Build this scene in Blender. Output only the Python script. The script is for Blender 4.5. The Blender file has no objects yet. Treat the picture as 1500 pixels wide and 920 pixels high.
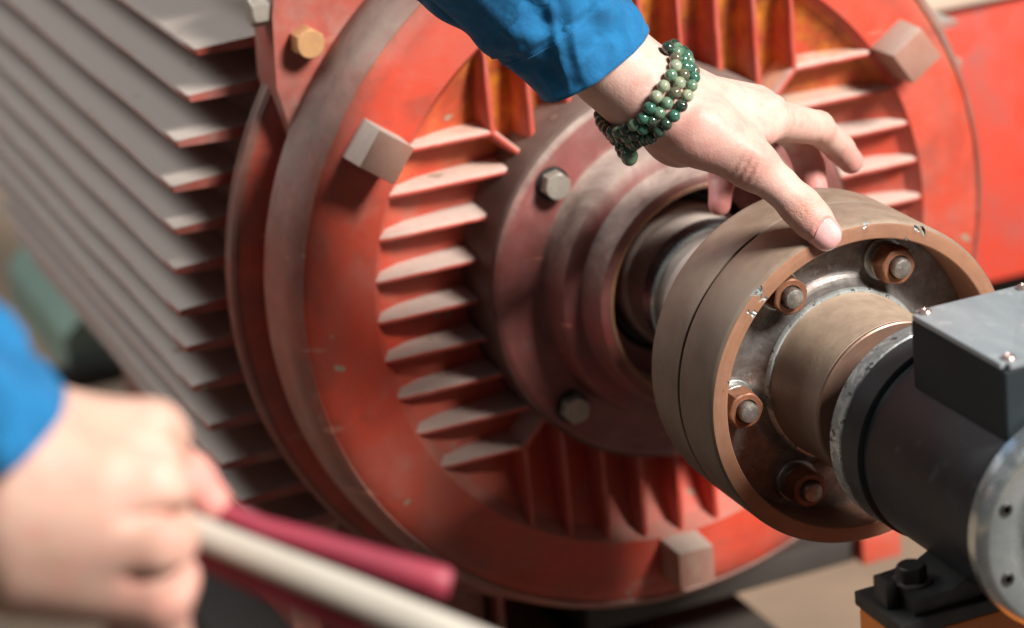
import bpy, bmesh, math, random
import numpy as np
from mathutils import Matrix, Vector, noise as mnoise

random.seed(4)
PI = math.pi
scene = bpy.context.scene
COL = scene.collection

# ------------------------------------------------------------------ camera
# The motor shaft is the Y axis (away from the viewer), Z is up; metres.
CR = Matrix(((0.9195115474, -0.3809888994, -0.0966745711),
             (0.2165478283, 0.2857593792, 0.9335141216),
             (-0.3280328523, -0.8793116829, 0.3452613677)))
CT = Vector((-0.60027383, -1.11243788, 0.51853670))
FPX = 3915.55                      # focal length in pixels of a 1500 px wide frame
cam_data = bpy.data.cameras.new('camera')
cam = bpy.data.objects.new('camera', cam_data)
COL.objects.link(cam)
cam.matrix_world = Matrix.Translation(CT) @ CR.transposed().to_4x4()
cam_data.sensor_width = 36.0
cam_data.lens = FPX / 1500 * 36.0
cam_data.clip_start = 0.02
cam_data.clip_end = 60
cam_data.dof.use_dof = True
cam_data.dof.focus_distance = 1.325
cam_data.dof.aperture_fstop = 5.2
cam_data.dof.aperture_blades = 0
scene.camera = cam

# ------------------------------------------------------------------ light
world = bpy.data.worlds.new('World')
scene.world = world
world.use_nodes = True
bg = world.node_tree.nodes['Background']
bg.inputs['Color'].default_value = (0.90, 0.95, 1.0, 1)
bg.inputs['Strength'].default_value = 0.06


def area(name, loc, target, size, power, color):
    d = bpy.data.lights.new(name, 'AREA')
    d.shape = 'RECTANGLE'
    d.size, d.size_y = size
    d.energy = power
    d.color = color
    o = bpy.data.objects.new(name, d)
    COL.objects.link(o)
    o.location = loc
    o.rotation_euler = (Vector(target) - Vector(loc)).to_track_quat('-Z', 'Y').to_euler()
    return o


area('workshop_lamp', (1.32, -2.30, 2.32), (0, 0.1, 0), (0.90, 0.90), 322, (1.0, 0.965, 0.92))
area('window_light', (-1.6, 1.25, 2.4), (-0.2, 0.4, 0), (1.6, 1.6), 60, (0.93, 0.97, 1.0))

scene.view_settings.view_transform = 'Standard'
scene.view_settings.look = 'None'
scene.view_settings.exposure = 0.0
scene.view_settings.gamma = 1.0
scene.render.engine = 'CYCLES'
scene.cycles.use_denoising = True
scene.cycles.max_bounces = 6


def PX(u, v, y):
    """the point of the plane Y=y seen at pixel u,v of the photograph"""
    d = CR.transposed() @ Vector(((u - 750) / FPX, -(v - 460) / FPX, -1.0))
    return CT + d * ((y - CT.y) / d.y)


def PD(u, v, depth):
    d = CR.transposed() @ Vector(((u - 750) / FPX, -(v - 460) / FPX, -1.0))
    return CT + d * depth


CAMX = CR.transposed() @ Vector((1, 0, 0))
CAMY = CR.transposed() @ Vector((0, 1, 0))
CAMZ = CR.transposed() @ Vector((0, 0, -1))     # away from the viewer

# ------------------------------------------------------------------ materials


def lin(r, g, b):
    f = lambda c: c / 12.92 if c <= 0.04045 else ((c + 0.055) / 1.055) ** 2.4
    return (f(r / 255), f(g / 255), f(b / 255), 1)


class Mat:
    def __init__(s, name):
        s.m = bpy.data.materials.new(name)
        s.m.use_nodes = True
        s.nt = s.m.node_tree
        s.b = s.nt.nodes['Principled BSDF']
        s.co = s.n('ShaderNodeTexCoord').outputs['Object']

    def n(s, t, **kw):
        x = s.nt.nodes.new(t)
        for k, v in kw.items():
            setattr(x, k, v)
        return x

    def set(s, node, name, v):
        if hasattr(v, 'is_linked') or isinstance(v, bpy.types.NodeSocket):
            s.nt.links.new(v, node.inputs[name])
        else:
            node.inputs[name].default_value = v

    def noise(s, scale, detail=4, rough=0.55, stretch=None, dist=0.0, co=None):
        t = s.n('ShaderNodeTexNoise')
        t.inputs['Scale'].default_value = scale
        t.inputs['Detail'].default_value = detail
        t.inputs['Roughness'].default_value = rough
        t.inputs['Distortion'].default_value = dist
        c = co or s.co
        if stretch:
            mp = s.n('ShaderNodeMapping')
            mp.inputs['Scale'].default_value = stretch
            s.nt.links.new(c, mp.inputs['Vector'])
            c = mp.outputs[0]
        s.nt.links.new(c, t.inputs['Vector'])
        return t.outputs[0]

    def ramp(s, v, lo, hi, a=0.0, b=1.0):
        r = s.n('ShaderNodeMapRange')
        r.inputs['From Min'].default_value = lo
        r.inputs['From Max'].default_value = hi
        r.inputs['To Min'].default_value = a
        r.inputs['To Max'].default_value = b
        s.nt.links.new(v, r.inputs['Value'])
        return r.outputs[0]

    def math(s, op, a, b=0.0):
        r = s.n('ShaderNodeMath', operation=op)
        r.use_clamp = op in ('ADD', 'MULTIPLY', 'SUBTRACT') and False
        s.set(r, 0, a)
        s.set(r, 1, b)
        return r.outputs[0]

    def mix(s, fac, a, b):
        r = s.n('ShaderNodeMix', data_type='RGBA')
        s.set(r, 0, fac)
        s.set(r, 6, a)
        s.set(r, 7, b)
        return r.outputs[2]

    def axis(s, i, kind='pos'):
        """a component of the world position or of the world normal"""
        g = s.n('ShaderNodeNewGeometry')
        x = s.n('ShaderNodeSeparateXYZ')
        s.nt.links.new(g.outputs['Position' if kind == 'pos' else 'Normal'], x.inputs[0])
        return x.outputs[i]

    def col(s, v):
        s.set(s.b, 'Base Color', v)

    def p(s, **kw):
        for k, v in kw.items():
            s.set(s.b, k.replace('_', ' '), v)

    def bump(s, h, strength=0.3, dist=0.001, prev=None):
        b = s.n('ShaderNodeBump')
        b.inputs['Strength'].default_value = strength
        b.inputs['Distance'].default_value = dist
        s.nt.links.new(h, b.inputs['Height'])
        if prev is not None:
            s.nt.links.new(prev, b.inputs['Normal'])
        s.nt.links.new(b.outputs[0], s.b.inputs['Normal'])
        return b.outputs[0]


def dusty_paint(name, paint, paint2, dust, amount=0.5, side=0.25, rust=0.0, rough=0.5, rustcol=(0.26, 0.060, 0.014, 1), grime_shade=0.0):
    """old paint, dust settled on what faces up, dark blotches (dirt, on the cap painted shade), rust"""
    m = Mat(name)
    wp = m.n('ShaderNodeNewGeometry').outputs['Position']
    n1 = m.noise(9, 5, 0.6, co=wp)
    n2 = m.noise(38, 6, 0.65, co=wp)
    n3 = m.noise(160, 4, 0.7, co=wp)
    base = m.mix(m.ramp(n1, 0.35, 0.65), paint, paint2)
    up = m.ramp(m.axis(2, 'nrm'), 0.12, 0.75)
    n0 = m.noise(16, 7, 0.68, co=wp, dist=0.4)
    blotch = m.math('MAXIMUM', m.ramp(m.math('ADD', n2, m.math('MULTIPLY', n1, 0.6)), 0.80, 1.02), m.math('MULTIPLY', m.ramp(n0, 0.44, 0.68), 0.8))
    k = m.math('ADD', m.math('MULTIPLY', up, amount), m.math('MULTIPLY', blotch, side))
    k = m.math('MINIMUM', m.math('MULTIPLY', k, m.ramp(n3, 0.2, 0.6, 0.75, 1.1)), 0.97)
    c = m.mix(k, base, dust)
    if rust:
        r = m.math('MULTIPLY', m.ramp(m.noise(24, 6, 0.7, co=wp, dist=0.6), 0.36, 0.52), m.ramp(m.axis(2), 0.05, 0.11))
        r = m.math('MULTIPLY', r, m.math('MULTIPLY', m.ramp(m.axis(1), 0.2425, 0.247), m.math('MULTIPLY', m.ramp(m.axis(1), 0.275, 0.28, 1, 0), m.ramp(m.axis(0), -0.125, -0.085, 0.3, 1))))
        c = m.mix(m.math('MULTIPLY', r, rust), c, m.mix(m.ramp(n2, 0.4, 0.6), rustcol, (0.66, 0.25, 0.022, 1)))
    if grime_shade:
        ax_, az_ = m.axis(0), m.axis(2)
        rr_ = m.math('SQRT', m.math('ADD', m.math('MULTIPLY', ax_, ax_), m.math('MULTIPLY', az_, az_)))
        edge = m.math('MAXIMUM', m.ramp(rr_, 0.192, 0.208), m.ramp(rr_, 0.128, 0.112))
        gn = m.ramp(m.noise(22, 7, 0.7, co=wp, dist=0.5), 0.38, 0.60)
        g2 = m.math('MULTIPLY', m.ramp(m.noise(12, 7, 0.72, stretch=(1, 1, 2.6), co=wp, dist=0.3), 0.53, 0.66), 0.75)
        gk = m.math('MULTIPLY', m.math('MAXIMUM', m.math('MULTIPLY', edge, gn), g2), grime_shade)
        c = m.mix(gk, c, (0.115, 0.050, 0.036, 1))
        scr = m.ramp(m.noise(34, 3, 0.5, stretch=(0.5, 1, 3.5), co=wp), 0.70, 0.72)
        c = m.mix(m.math('MULTIPLY', scr, 0.7), c, (0.42, 0.16, 0.11, 1))
    chips = m.ramp(m.noise(60, 2, 0.5, co=wp), 0.735, 0.75)
    c = m.mix(chips, c, (0.30, 0.22, 0.15, 1))
    m.col(c)
    m.p(Roughness=m.ramp(k, 0, 1, rough, 0.85))
    m.bump(n2, 0.25, 0.0015)
    return m.m


RED = dusty_paint('red_paint', (0.62, 0.062, 0.026, 1), (0.50, 0.075, 0.040, 1), (0.36, 0.255, 0.21, 1), 0.62, 0.30)
RED_BELL = dusty_paint('red_paint_rusted', (0.58, 0.058, 0.026, 1), (0.46, 0.066, 0.036, 1), (0.33, 0.20, 0.155, 1), 0.55, 0.36, rust=0.95, grime_shade=0.45)
RED_EAR = dusty_paint('red_paint_ear', (0.42, 0.080, 0.055, 1), (0.34, 0.09, 0.065, 1), (0.34, 0.23, 0.185, 1), 0.6, 0.85, grime_shade=0.35)
RED_FIN = dusty_paint('red_paint_fins', (0.52, 0.060, 0.034, 1), (0.44, 0.070, 0.045, 1), (0.50, 0.385, 0.325, 1), 0.90, 0.16, rust=0.6)
RED_RIM = dusty_paint('red_paint_rim', (0.34, 0.060, 0.038, 1), (0.26, 0.085, 0.06, 1), (0.27, 0.20, 0.165, 1), 0.85, 0.62, grime_shade=0.5)
RED_CAP = dusty_paint('red_paint_cap', (0.27, 0.045, 0.045, 1), (0.21, 0.05, 0.046, 1), (0.42, 0.33, 0.28, 1), 1.25, 0.22, grime_shade=0.7)  # dark blotches here paint shade over the bearing cap
GREY_FIN = dusty_paint('dust_covered_fins', (0.33, 0.055, 0.035, 1), (0.30, 0.07, 0.05, 1), (0.42, 0.36, 0.31, 1), 1.3, 0.45)
PANEL_RED = dusty_paint('panel_paint', (0.70, 0.050, 0.018, 1), (0.60, 0.06, 0.03, 1), (0.26, 0.12, 0.11, 1), 0.3, 0.5)
SKIRT = dusty_paint('grimy_skirt', (0.075, 0.028, 0.022, 1), (0.055, 0.025, 0.02, 1), (0.20, 0.145, 0.12, 1), 0.7, 0.3)
LUG = dusty_paint('lug_paint', (0.36, 0.165, 0.115, 1), (0.30, 0.15, 0.11, 1), (0.50, 0.40, 0.33, 1), 0.85, 0.35)


def metal(name, c1, c2, rough=(0.3, 0.55), metallic=0.8, scale=40, stretch=None, bump=0.12, dust=None, spots=None, turned=0.0):
    m = Mat(name)
    c2b = tuple(min(x * 1.7, 0.9) for x in c2[:3]) + (1,)
    n1 = m.noise(scale, 6, 0.65, stretch)
    n2 = m.noise(scale * 5, 4, 0.7)
    c = m.mix(m.ramp(n1, 0.38, 0.62), c1, c2)
    if turned:
        sp = m.n('ShaderNodeSeparateXYZ')
        m.nt.links.new(m.co, sp.inputs[0])
        r_ = m.math('SQRT', m.math('ADD', m.math('MULTIPLY', sp.outputs[0], sp.outputs[0]), m.math('MULTIPLY', sp.outputs[2], sp.outputs[2])))
        cb = m.n('ShaderNodeCombineXYZ')
        m.set(cb, 0, m.math('MULTIPLY', r_, 700))
        m.set(cb, 1, m.math('MULTIPLY', sp.outputs[1], 700))
        m.set(cb, 2, m.math('MULTIPLY', m.math('ARCTAN2', sp.outputs[2], sp.outputs[0]), 1.6))
        tl = m.noise(1.0, 5, 0.7, co=cb.outputs[0])
        c = m.mix(m.math('MULTIPLY', m.ramp(tl, 0.35, 0.7), turned), c, c2b)
        big = m.noise(9, 6, 0.7, dist=0.6)
        c = m.mix(m.math('MULTIPLY', m.ramp(big, 0.5, 0.68), turned * 0.8), c, tuple(x * 0.5 for x in c1[:3]) + (1,))
    if spots:
        c = m.mix(m.ramp(m.noise(220, 3, 0.6), 0.66, 0.70), c, spots)
    if dust:
        up = m.ramp(m.axis(2, 'nrm'), 0.1, 0.8)
        k = m.math('MULTIPLY', up, m.ramp(n2, 0.25, 0.6, 0.65, 1.0))
        c = m.mix(k, c, dust)
        m.p(Metallic=m.ramp(k, 0, 1, metallic, metallic * 0.2))
    else:
        m.p(Metallic=metallic)
    m.col(c)
    m.p(Roughness=m.ramp(n2, 0.3, 0.7, rough[0], rough[1]))
    m.bump(n2, bump, 0.0006)
    return m.m


COUPLING = metal('brown_dusty_steel', (0.098, 0.068, 0.048, 1), (0.125, 0.086, 0.060, 1), (0.42, 0.6), 0.25, 14, bump=0.10,
                 dust=(0.31, 0.228, 0.168, 1), spots=(0.10, 0.075, 0.055, 1), turned=0.4)
COPPER = metal('bare_brown_edge', (0.35, 0.170, 0.095, 1), (0.26, 0.130, 0.080, 1), (0.38, 0.6), 0.25, 30, bump=0.2, spots=(0.22, 0.11, 0.07, 1), turned=0.45)
HUBTAN = metal('tan_hub', (0.155, 0.102, 0.070, 1), (0.20, 0.135, 0.095, 1), (0.4, 0.62), 0.12, 22, bump=0.35, dust=(0.42, 0.31, 0.225, 1), spots=(0.12, 0.08, 0.055, 1), turned=0.35)
HUBFACE = metal('brown_turned_face', (0.22, 0.125, 0.085, 1), (0.17, 0.105, 0.08, 1), (0.3, 0.5), 0.4, 26, bump=0.15, turned=0.4)
NUT = metal('rusty_nut', (0.27, 0.110, 0.055, 1), (0.19, 0.080, 0.045, 1), (0.35, 0.6), 0.35, 90, bump=0.3, spots=(0.14, 0.07, 0.05, 1))
ZINC = metal('zinc_washer', (0.50, 0.52, 0.50, 1), (0.33, 0.36, 0.36, 1), (0.25, 0.45), 0.8, 90)
STUD = metal('dark_stud', (0.20, 0.17, 0.15, 1), (0.36, 0.33, 0.30, 1), (0.3, 0.5), 0.8, 120, bump=0.3)
SHAFT = metal('shaft_steel', (0.30, 0.235, 0.195, 1), (0.42, 0.345, 0.295, 1), (0.35, 0.55), 0.25, 20, dust=(0.62, 0.52, 0.45, 1))
BOLTHEAD = metal('bolt_head', (0.38, 0.34, 0.29, 1), (0.30, 0.26, 0.22, 1), (0.4, 0.6), 0.4, 60, bump=0.3)
ORANGEBOLT = metal('bolt_head_orange', (0.55, 0.30, 0.13, 1), (0.45, 0.24, 0.11, 1), (0.4, 0.6), 0.2, 60, bump=0.3)
DARKSTEEL = metal('dark_steel', (0.018, 0.017, 0.016, 1), (0.032, 0.029, 0.026, 1), (0.4, 0.6), 0.2, 40)
SILVER = metal('machined_alloy', (0.62, 0.66, 0.66, 1), (0.45, 0.50, 0.50, 1), (0.16, 0.34), 0.9, 26, bump=0.1)


def worn_alloy():
    m = Mat('worn_alloy_ring')
    n = m.noise(70, 6, 0.75, dist=0.8)
    c = m.mix(m.ramp(n, 0.46, 0.54), (0.50, 0.53, 0.51, 1), (0.27, 0.28, 0.27, 1))
    c = m.mix(m.ramp(m.noise(260, 3, 0.7), 0.60, 0.64), c, (0.08, 0.08, 0.08, 1))
    m.col(c)
    m.p(Metallic=0.6, Roughness=m.ramp(n, 0.4, 0.6, 0.3, 0.6))
    m.bump(n, 0.5, 0.0008)
    return m.m


ALLOY = worn_alloy()


def flange_mat():
    """turned face: circular tool marks, grey film worn to brown patches"""
    m = Mat('turned_flange_face')
    sep = m.n('ShaderNodeSeparateXYZ')
    m.nt.links.new(m.co, sep.inputs[0])
    r = m.math('SQRT', m.math('ADD', m.math('MULTIPLY', sep.outputs[0], sep.outputs[0]), m.math('MULTIPLY', sep.outputs[2], sep.outputs[2])))
    a = m.math('ARCTAN2', sep.outputs[2], sep.outputs[0])
    comb = m.n('ShaderNodeCombineXYZ')
    m.set(comb, 0, m.math('MULTIPLY', r, 900))
    m.set(comb, 1, m.math('MULTIPLY', a, 3.0))
    rings = m.noise(1.0, 4, 0.6, co=comb.outputs[0])
    comb2 = m.n('ShaderNodeCombineXYZ')
    m.set(comb2, 0, m.math('MULTIPLY', r, 160))
    m.set(comb2, 1, m.math('MULTIPLY', a, 9.0))
    streak = m.noise(1.0, 6, 0.75, co=comb2.outputs[0])
    patch = m.noise(55, 5, 0.65, dist=0.5)
    c = m.mix(m.ramp(streak, 0.36, 0.70), (0.15, 0.125, 0.112, 1), (0.28, 0.26, 0.245, 1))
    c = m.mix(m.math('MULTIPLY', m.ramp(patch, 0.52, 0.64), 0.6), c, (0.16, 0.105, 0.085, 1))
    c = m.mix(m.math('MULTIPLY', m.ramp(m.noise(150, 5, 0.8), 0.58, 0.66), 0.4), c, (0.5, 0.5, 0.48, 1))
    m.col(c)
    m.p(Metallic=0.55, Roughness=m.ramp(rings, 0.35, 0.65, 0.28, 0.5))
    m.bump(rings, 0.25, 0.0005)
    return m.m


FLANGE = flange_mat()


def black_coat():
    m = Mat('black_coating')
    n = m.noise(18, 5, 0.6)
    n2 = m.noise(300, 3, 0.6)
    c = m.mix(m.ramp(n, 0.4, 0.62), (0.012, 0.0135, 0.0145, 1), (0.023, 0.0255, 0.027, 1))
    c = m.mix(m.math('MULTIPLY', m.ramp(m.noise(120, 3, 0.6), 0.62, 0.72), 0.3), c, (0.09, 0.09, 0.085, 1))
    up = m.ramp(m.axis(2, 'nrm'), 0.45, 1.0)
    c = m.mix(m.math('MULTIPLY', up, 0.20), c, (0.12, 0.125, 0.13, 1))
    m.col(c)
    m.p(Roughness=m.ramp(n, 0.3, 0.7, 0.40, 0.56), Specular_IOR_Level=0.32)
    m.bump(n2, 0.12, 0.0004)
    return m.m


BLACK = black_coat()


def lid_mat():
    m = Mat('dark_grey_lid')
    n = m.noise(30, 6, 0.7, stretch=(1, 0.25, 1))
    c = m.mix(m.ramp(n, 0.35, 0.68), (0.24, 0.27, 0.285, 1), (0.36, 0.385, 0.40, 1))
    c = m.mix(m.math('MULTIPLY', m.ramp(m.noise(90, 5, 0.75), 0.58, 0.66), 0.5), c, (0.52, 0.52, 0.51, 1))
    m.col(c)
    m.p(Roughness=m.ramp(n, 0.3, 0.7, 0.34, 0.5), Metallic=0.2)
    return m.m


LID = lid_mat()


def flat(name, c, rough=0.6, metallic=0.0, c2=None, scale=6, bump=0.1):
    m = Mat(name)
    n = m.noise(scale, 5, 0.6)
    m.col(m.mix(m.ramp(n, 0.35, 0.65), c, c2 or tuple(x * 0.7 for x in c[:3]) + (1,)))
    m.p(Roughness=rough, Metallic=metallic)
    m.bump(n, bump, 0.002)
    return m.m


BOXSIDE = flat('dark_teal_grey_box', (0.012, 0.016, 0.018, 1), 0.62, c2=(0.018, 0.025, 0.028, 1))
BOXSIDE.node_tree.nodes['Principled BSDF'].inputs['Specular IOR Level'].default_value = 0.25
ORANGE = flat('orange_paint', (0.72, 0.19, 0.02, 1), 0.45, c2=(0.60, 0.15, 0.02, 1))
FLOOR = flat('sandy_floor', (0.37, 0.26, 0.175, 1), 0.9, c2=(0.26, 0.185, 0.13, 1), scale=5)
BASE = flat('grimy_steel_base', (0.030, 0.025, 0.022, 1), 0.7, c2=(0.05, 0.04, 0.032, 1))
GREEN = flat('green_grey_paint', (0.26, 0.36, 0.29, 1), 0.5, c2=(0.21, 0.30, 0.25, 1))
BEIGE = flat('beige_plaster', (0.60, 0.46, 0.36, 1), 0.9, c2=(0.50, 0.38, 0.29, 1), scale=2)
DARKBOX = flat('dark_grey_paint', (0.03, 0.04, 0.04, 1), 0.6)
CRIMSON = flat('crimson_rubber', (0.29, 0.028, 0.05, 1), 0.55, c2=(0.21, 0.020, 0.038, 1), scale=20)
CREAM = flat('cream_metal', (0.52, 0.48, 0.41, 1), 0.42, 0.1, c2=(0.42, 0.38, 0.32, 1), scale=14)
GREYSTEEL = flat('grey_tool_steel', (0.20, 0.17, 0.15, 1), 0.4, 0.5, scale=20)


def cloth():
    m = Mat('blue_twill')
    wp = m.co
    n = m.noise(62, 6, 0.62, co=wp, dist=0.7)
    tw = m.n('ShaderNodeTexWave', wave_type='BANDS', bands_direction='DIAGONAL')
    tw.inputs['Scale'].default_value = 1300
    tw.inputs['Distortion'].default_value = 0.6
    uv = m.n('ShaderNodeUVMap')
    mp = m.n('ShaderNodeMapping')
    mp.inputs['Scale'].default_value = (1, 1, 1)
    m.nt.links.new(uv.outputs[0], mp.inputs['Vector'])
    m.nt.links.new(mp.outputs[0], tw.inputs['Vector'])
    c = m.mix(m.ramp(n, 0.3, 0.7), (0.0, 0.062, 0.165, 1), (0.006, 0.140, 0.320, 1))
    c = m.mix(m.math('MULTIPLY', tw.outputs[1], 0.25), c, (0.05, 0.27, 0.55, 1))
    m.col(c)
    m.p(Roughness=0.8, Sheen_Weight=0.12, Sheen_Roughness=0.5, Specular_IOR_Level=0.2)
    b = m.bump(tw.outputs[1], 0.22, 0.0004)
    b = m.bump(m.noise(110, 4, 0.6, co=wp), 0.4, 0.0016, prev=b)
    m.bump(m.noise(38, 3, 0.55, co=wp, dist=0.8), 0.45, 0.004, prev=b)
    return m.m


CLOTH = cloth()
THREAD = flat('blue_thread', (0.05, 0.24, 0.5, 1), 0.8)


def skin(name, rose=(0.62, 0.205, 0.185, 1), tone=(0.67, 0.445, 0.372, 1), tone2=(0.60, 0.365, 0.300, 1)):
    m = Mat(name)
    at = m.n('ShaderNodeAttribute', attribute_name='rosy')
    n = m.noise(45, 4, 0.6)
    c = m.mix(m.ramp(n, 0.35, 0.65), tone, tone2)
    k = m.math('MULTIPLY', at.outputs['Fac'], m.ramp(m.noise(90, 4, 0.6), 0.25, 0.7, 0.6, 1.0))
    c = m.mix(k, c, rose)
    cr = m.n('ShaderNodeAttribute', attribute_name='crease')
    wv = m.n('ShaderNodeTexWave', wave_type='BANDS', bands_direction='X')
    c = m.mix(m.math('MULTIPLY', cr.outputs['Fac'], m.ramp(m.noise(300, 4, 0.7), 0.35, 0.65, 0.15, 0.75)), c, (0.42, 0.19, 0.11, 1))
    c = m.mix(m.math('MULTIPLY', m.ramp(m.noise(130, 5, 0.7), 0.46, 0.64), 0.32), c, rose)
    m.col(c)
    m.p(Roughness=m.ramp(n, 0.3, 0.7, 0.42, 0.56), Subsurface_Weight=0.16, Subsurface_Scale=0.003,
        Subsurface_Radius=(1.0, 0.35, 0.2), Specular_IOR_Level=0.28)
    vor = m.n('ShaderNodeTexVoronoi')
    vor.inputs['Scale'].default_value = 1150
    m.nt.links.new(m.co, vor.inputs['Vector'])
    b = m.bump(vor.outputs[0], 0.16, 0.00035)
    b = m.bump(m.noise(230, 5, 0.7), 0.34, 0.0008, prev=b)
    # fine cross-hatched wrinkles gathered over the joints
    mp = m.n('ShaderNodeMapping')
    mp.inputs['Rotation'].default_value = (0.3, 0.75, 0.2)
    mp.inputs['Scale'].default_value = (0.45, 1.0, 2.2)
    m.nt.links.new(m.co, mp.inputs['Vector'])
    v2 = m.n('ShaderNodeTexVoronoi', feature='DISTANCE_TO_EDGE')
    v2.inputs['Scale'].default_value = 420
    m.nt.links.new(mp.outputs[0], v2.inputs['Vector'])
    w = m.math('MULTIPLY', m.ramp(v2.outputs[0], 0.0, 0.16), cr.outputs['Fac'])
    m.bump(w, 0.28, 0.0005, prev=b)
    return m.m


SKIN = skin('skin')
NAIL = Mat('fingernail')
NAIL.col(NAIL.mix(NAIL.ramp(NAIL.noise(90, 3), 0.35, 0.65), (0.76, 0.36, 0.35, 1), (0.82, 0.50, 0.475, 1)))
NAIL.p(Roughness=0.18, Subsurface_Weight=0.2, Subsurface_Scale=0.002, Coat_Weight=0.35, Coat_Roughness=0.12)
NAIL = NAIL.m


def jade(name, c1, c2, c3, scale=260):
    m = Mat(name)
    oi = m.n('ShaderNodeObjectInfo')
    wp = m.n('ShaderNodeNewGeometry').outputs['Position']
    n = m.noise(scale, 5, 0.65, dist=1.0, co=wp)
    c = m.mix(m.ramp(n, 0.38, 0.60), c1, c2)
    c = m.mix(m.ramp(m.noise(scale * 1.7, 4, 0.6, co=wp), 0.62, 0.68), c, c3)
    m.col(c)
    m.p(Roughness=0.09, Subsurface_Weight=0.10, Subsurface_Scale=0.002, Coat_Weight=0.5, Coat_Roughness=0.05, IOR=1.6)
    return m.m


JADES = [jade('jade_green', (0.070, 0.150, 0.092, 1), (0.150, 0.235, 0.150, 1), (0.16, 0.13, 0.08, 1)),
         jade('jade_pale', (0.21, 0.265, 0.165, 1), (0.34, 0.37, 0.25, 1), (0.11, 0.07, 0.05, 1)),
         jade('jade_dark', (0.012, 0.026, 0.018, 1), (0.035, 0.065, 0.042, 1), (0.08, 0.08, 0.05, 1)),
         jade('jade_teal', (0.018, 0.085, 0.055, 1), (0.045, 0.140, 0.095, 1), (0.11, 0.18, 0.13, 1)),
         jade('jade_brown', (0.10, 0.12, 0.07, 1), (0.12, 0.09, 0.06, 1), (0.20, 0.22, 0.15, 1))]

# ------------------------------------------------------------------ object helpers


def tag(o, label=None, cat=None, group=None, kind=None):
    if label: o['label'] = label
    if cat: o['category'] = cat
    if group: o['group'] = group
    if kind: o['kind'] = kind
    return o


def thing(name, loc, label, cat, group=None):
    o = bpy.data.objects.new(name, None)
    o.empty_display_size = 0.02
    COL.objects.link(o)
    o.location = loc
    return tag(o, label, cat, group)


def world_loc(o):
    v = Vector(o.location)
    while o.parent:
        o = o.parent
        v += Vector(o.location)
    return v


def link(name, me, mat, parent=None, mtx=None, smooth=35):
    """mtx (or the mesh itself) is in world space; parents are only translated"""
    o = bpy.data.objects.new(name, me)
    COL.objects.link(o)
    if mat is not None and not me.materials:
        me.materials.append(mat)
    w = mtx.copy() if mtx is not None else Matrix()
    if parent is not None:
        o.parent = parent
        w = TOW[parent.name].inverted() @ w
    o.matrix_local = w
    TOW[o.name] = (mtx.copy() if mtx is not None else Matrix())
    return o


TOW = {}


def root(name, loc, label, cat, group=None):
    o = thing(name, loc, label, cat, group)
    TOW[o.name] = Matrix.Translation(loc)
    return o


def finish(bm, name, smooth=35, bevel=0.0, seg=2):
    if bevel:
        es = [e for e in bm.edges if len(e.link_faces) == 2 and e.calc_face_angle(0) > 0.6]
        bmesh.ops.bevel(bm, geom=es, offset=bevel, segments=seg, profile=0.6, affect='EDGES', clamp_overlap=True)
    bmesh.ops.recalc_face_normals(bm, faces=bm.faces)
    me = bpy.data.meshes.new(name)
    bm.to_mesh(me)
    bm.free()
    shade(me, smooth)
    return me


def shade(me, ang=35):
    me.polygons.foreach_set('use_smooth', [True] * len(me.polygons))
    me.set_sharp_from_angle(angle=math.radians(ang))


def lathe(name, prof, seg=128, closed=True, ang0=0.0, ang1=2 * PI, smooth=30):
    """revolve (y, r) about the Y axis"""
    bm = bmesh.new()
    full = abs(ang1 - ang0 - 2 * PI) < 1e-6
    n = seg if full else seg + 1
    rings = []
    for y, r in prof:
        if r < 1e-6:
            rings.append([bm.verts.new((0, y, 0))] * n)
            continue
        rings.append([bm.verts.new((r * math.cos(ang0 + (ang1 - ang0) * i / seg), y, r * math.sin(ang0 + (ang1 - ang0) * i / seg))) for i in range(n)])
    m = len(prof)
    for j in range(m if closed else m - 1):
        A, B = rings[j], rings[(j + 1) % m]
        for i in range(seg):
            k = (i + 1) % n
            vs = []
            for v in (A[i], A[k], B[k], B[i]):
                if v not in vs: vs.append(v)
            if len(vs) > 2:
                try: bm.faces.new(vs)
                except ValueError: pass
    return finish(bm, name, smooth)


def arc(cy, cr, rad, a0, a1, n=5):
    return [(cy + rad * math.cos(a0 + (a1 - a0) * i / n), cr + rad * math.sin(a0 + (a1 - a0) * i / n)) for i in range(n + 1)]


def box_me(name, size, bevel=0.001, seg=2, taper=None):
    bm = bmesh.new()
    bmesh.ops.create_cube(bm, size=1)
    for v in bm.verts:
        v.co = Vector((v.co.x * size[0], v.co.y * size[1], v.co.z * size[2]))
        if taper and v.co.y < 0:
            v.co.x *= taper
            v.co.z *= taper
    return finish(bm, name, 35, bevel, seg)


def prism(name, pts, y0, y1, bevel=0.0, seg=2, ax='y'):
    """polygon of (x, z) pulled along Y (or of (x, y) pulled along Z)"""
    bm = bmesh.new()
    f = (lambda p, t: (p[0], t, p[1])) if ax == 'y' else ((lambda p, t: (p[0], p[1], t)) if ax == 'z' else (lambda p, t: (t, p[0], p[1])))
    a = [bm.verts.new(f(p, y0)) for p in pts]
    b = [bm.verts.new(f(p, y1)) for p in pts]
    bm.faces.new(a)
    bm.faces.new(b[::-1])
    for i in range(len(pts)):
        j = (i + 1) % len(pts)
        bm.faces.new((a[i], b[i], b[j], a[j]))
    return finish(bm, name, 35, bevel, seg)


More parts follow.
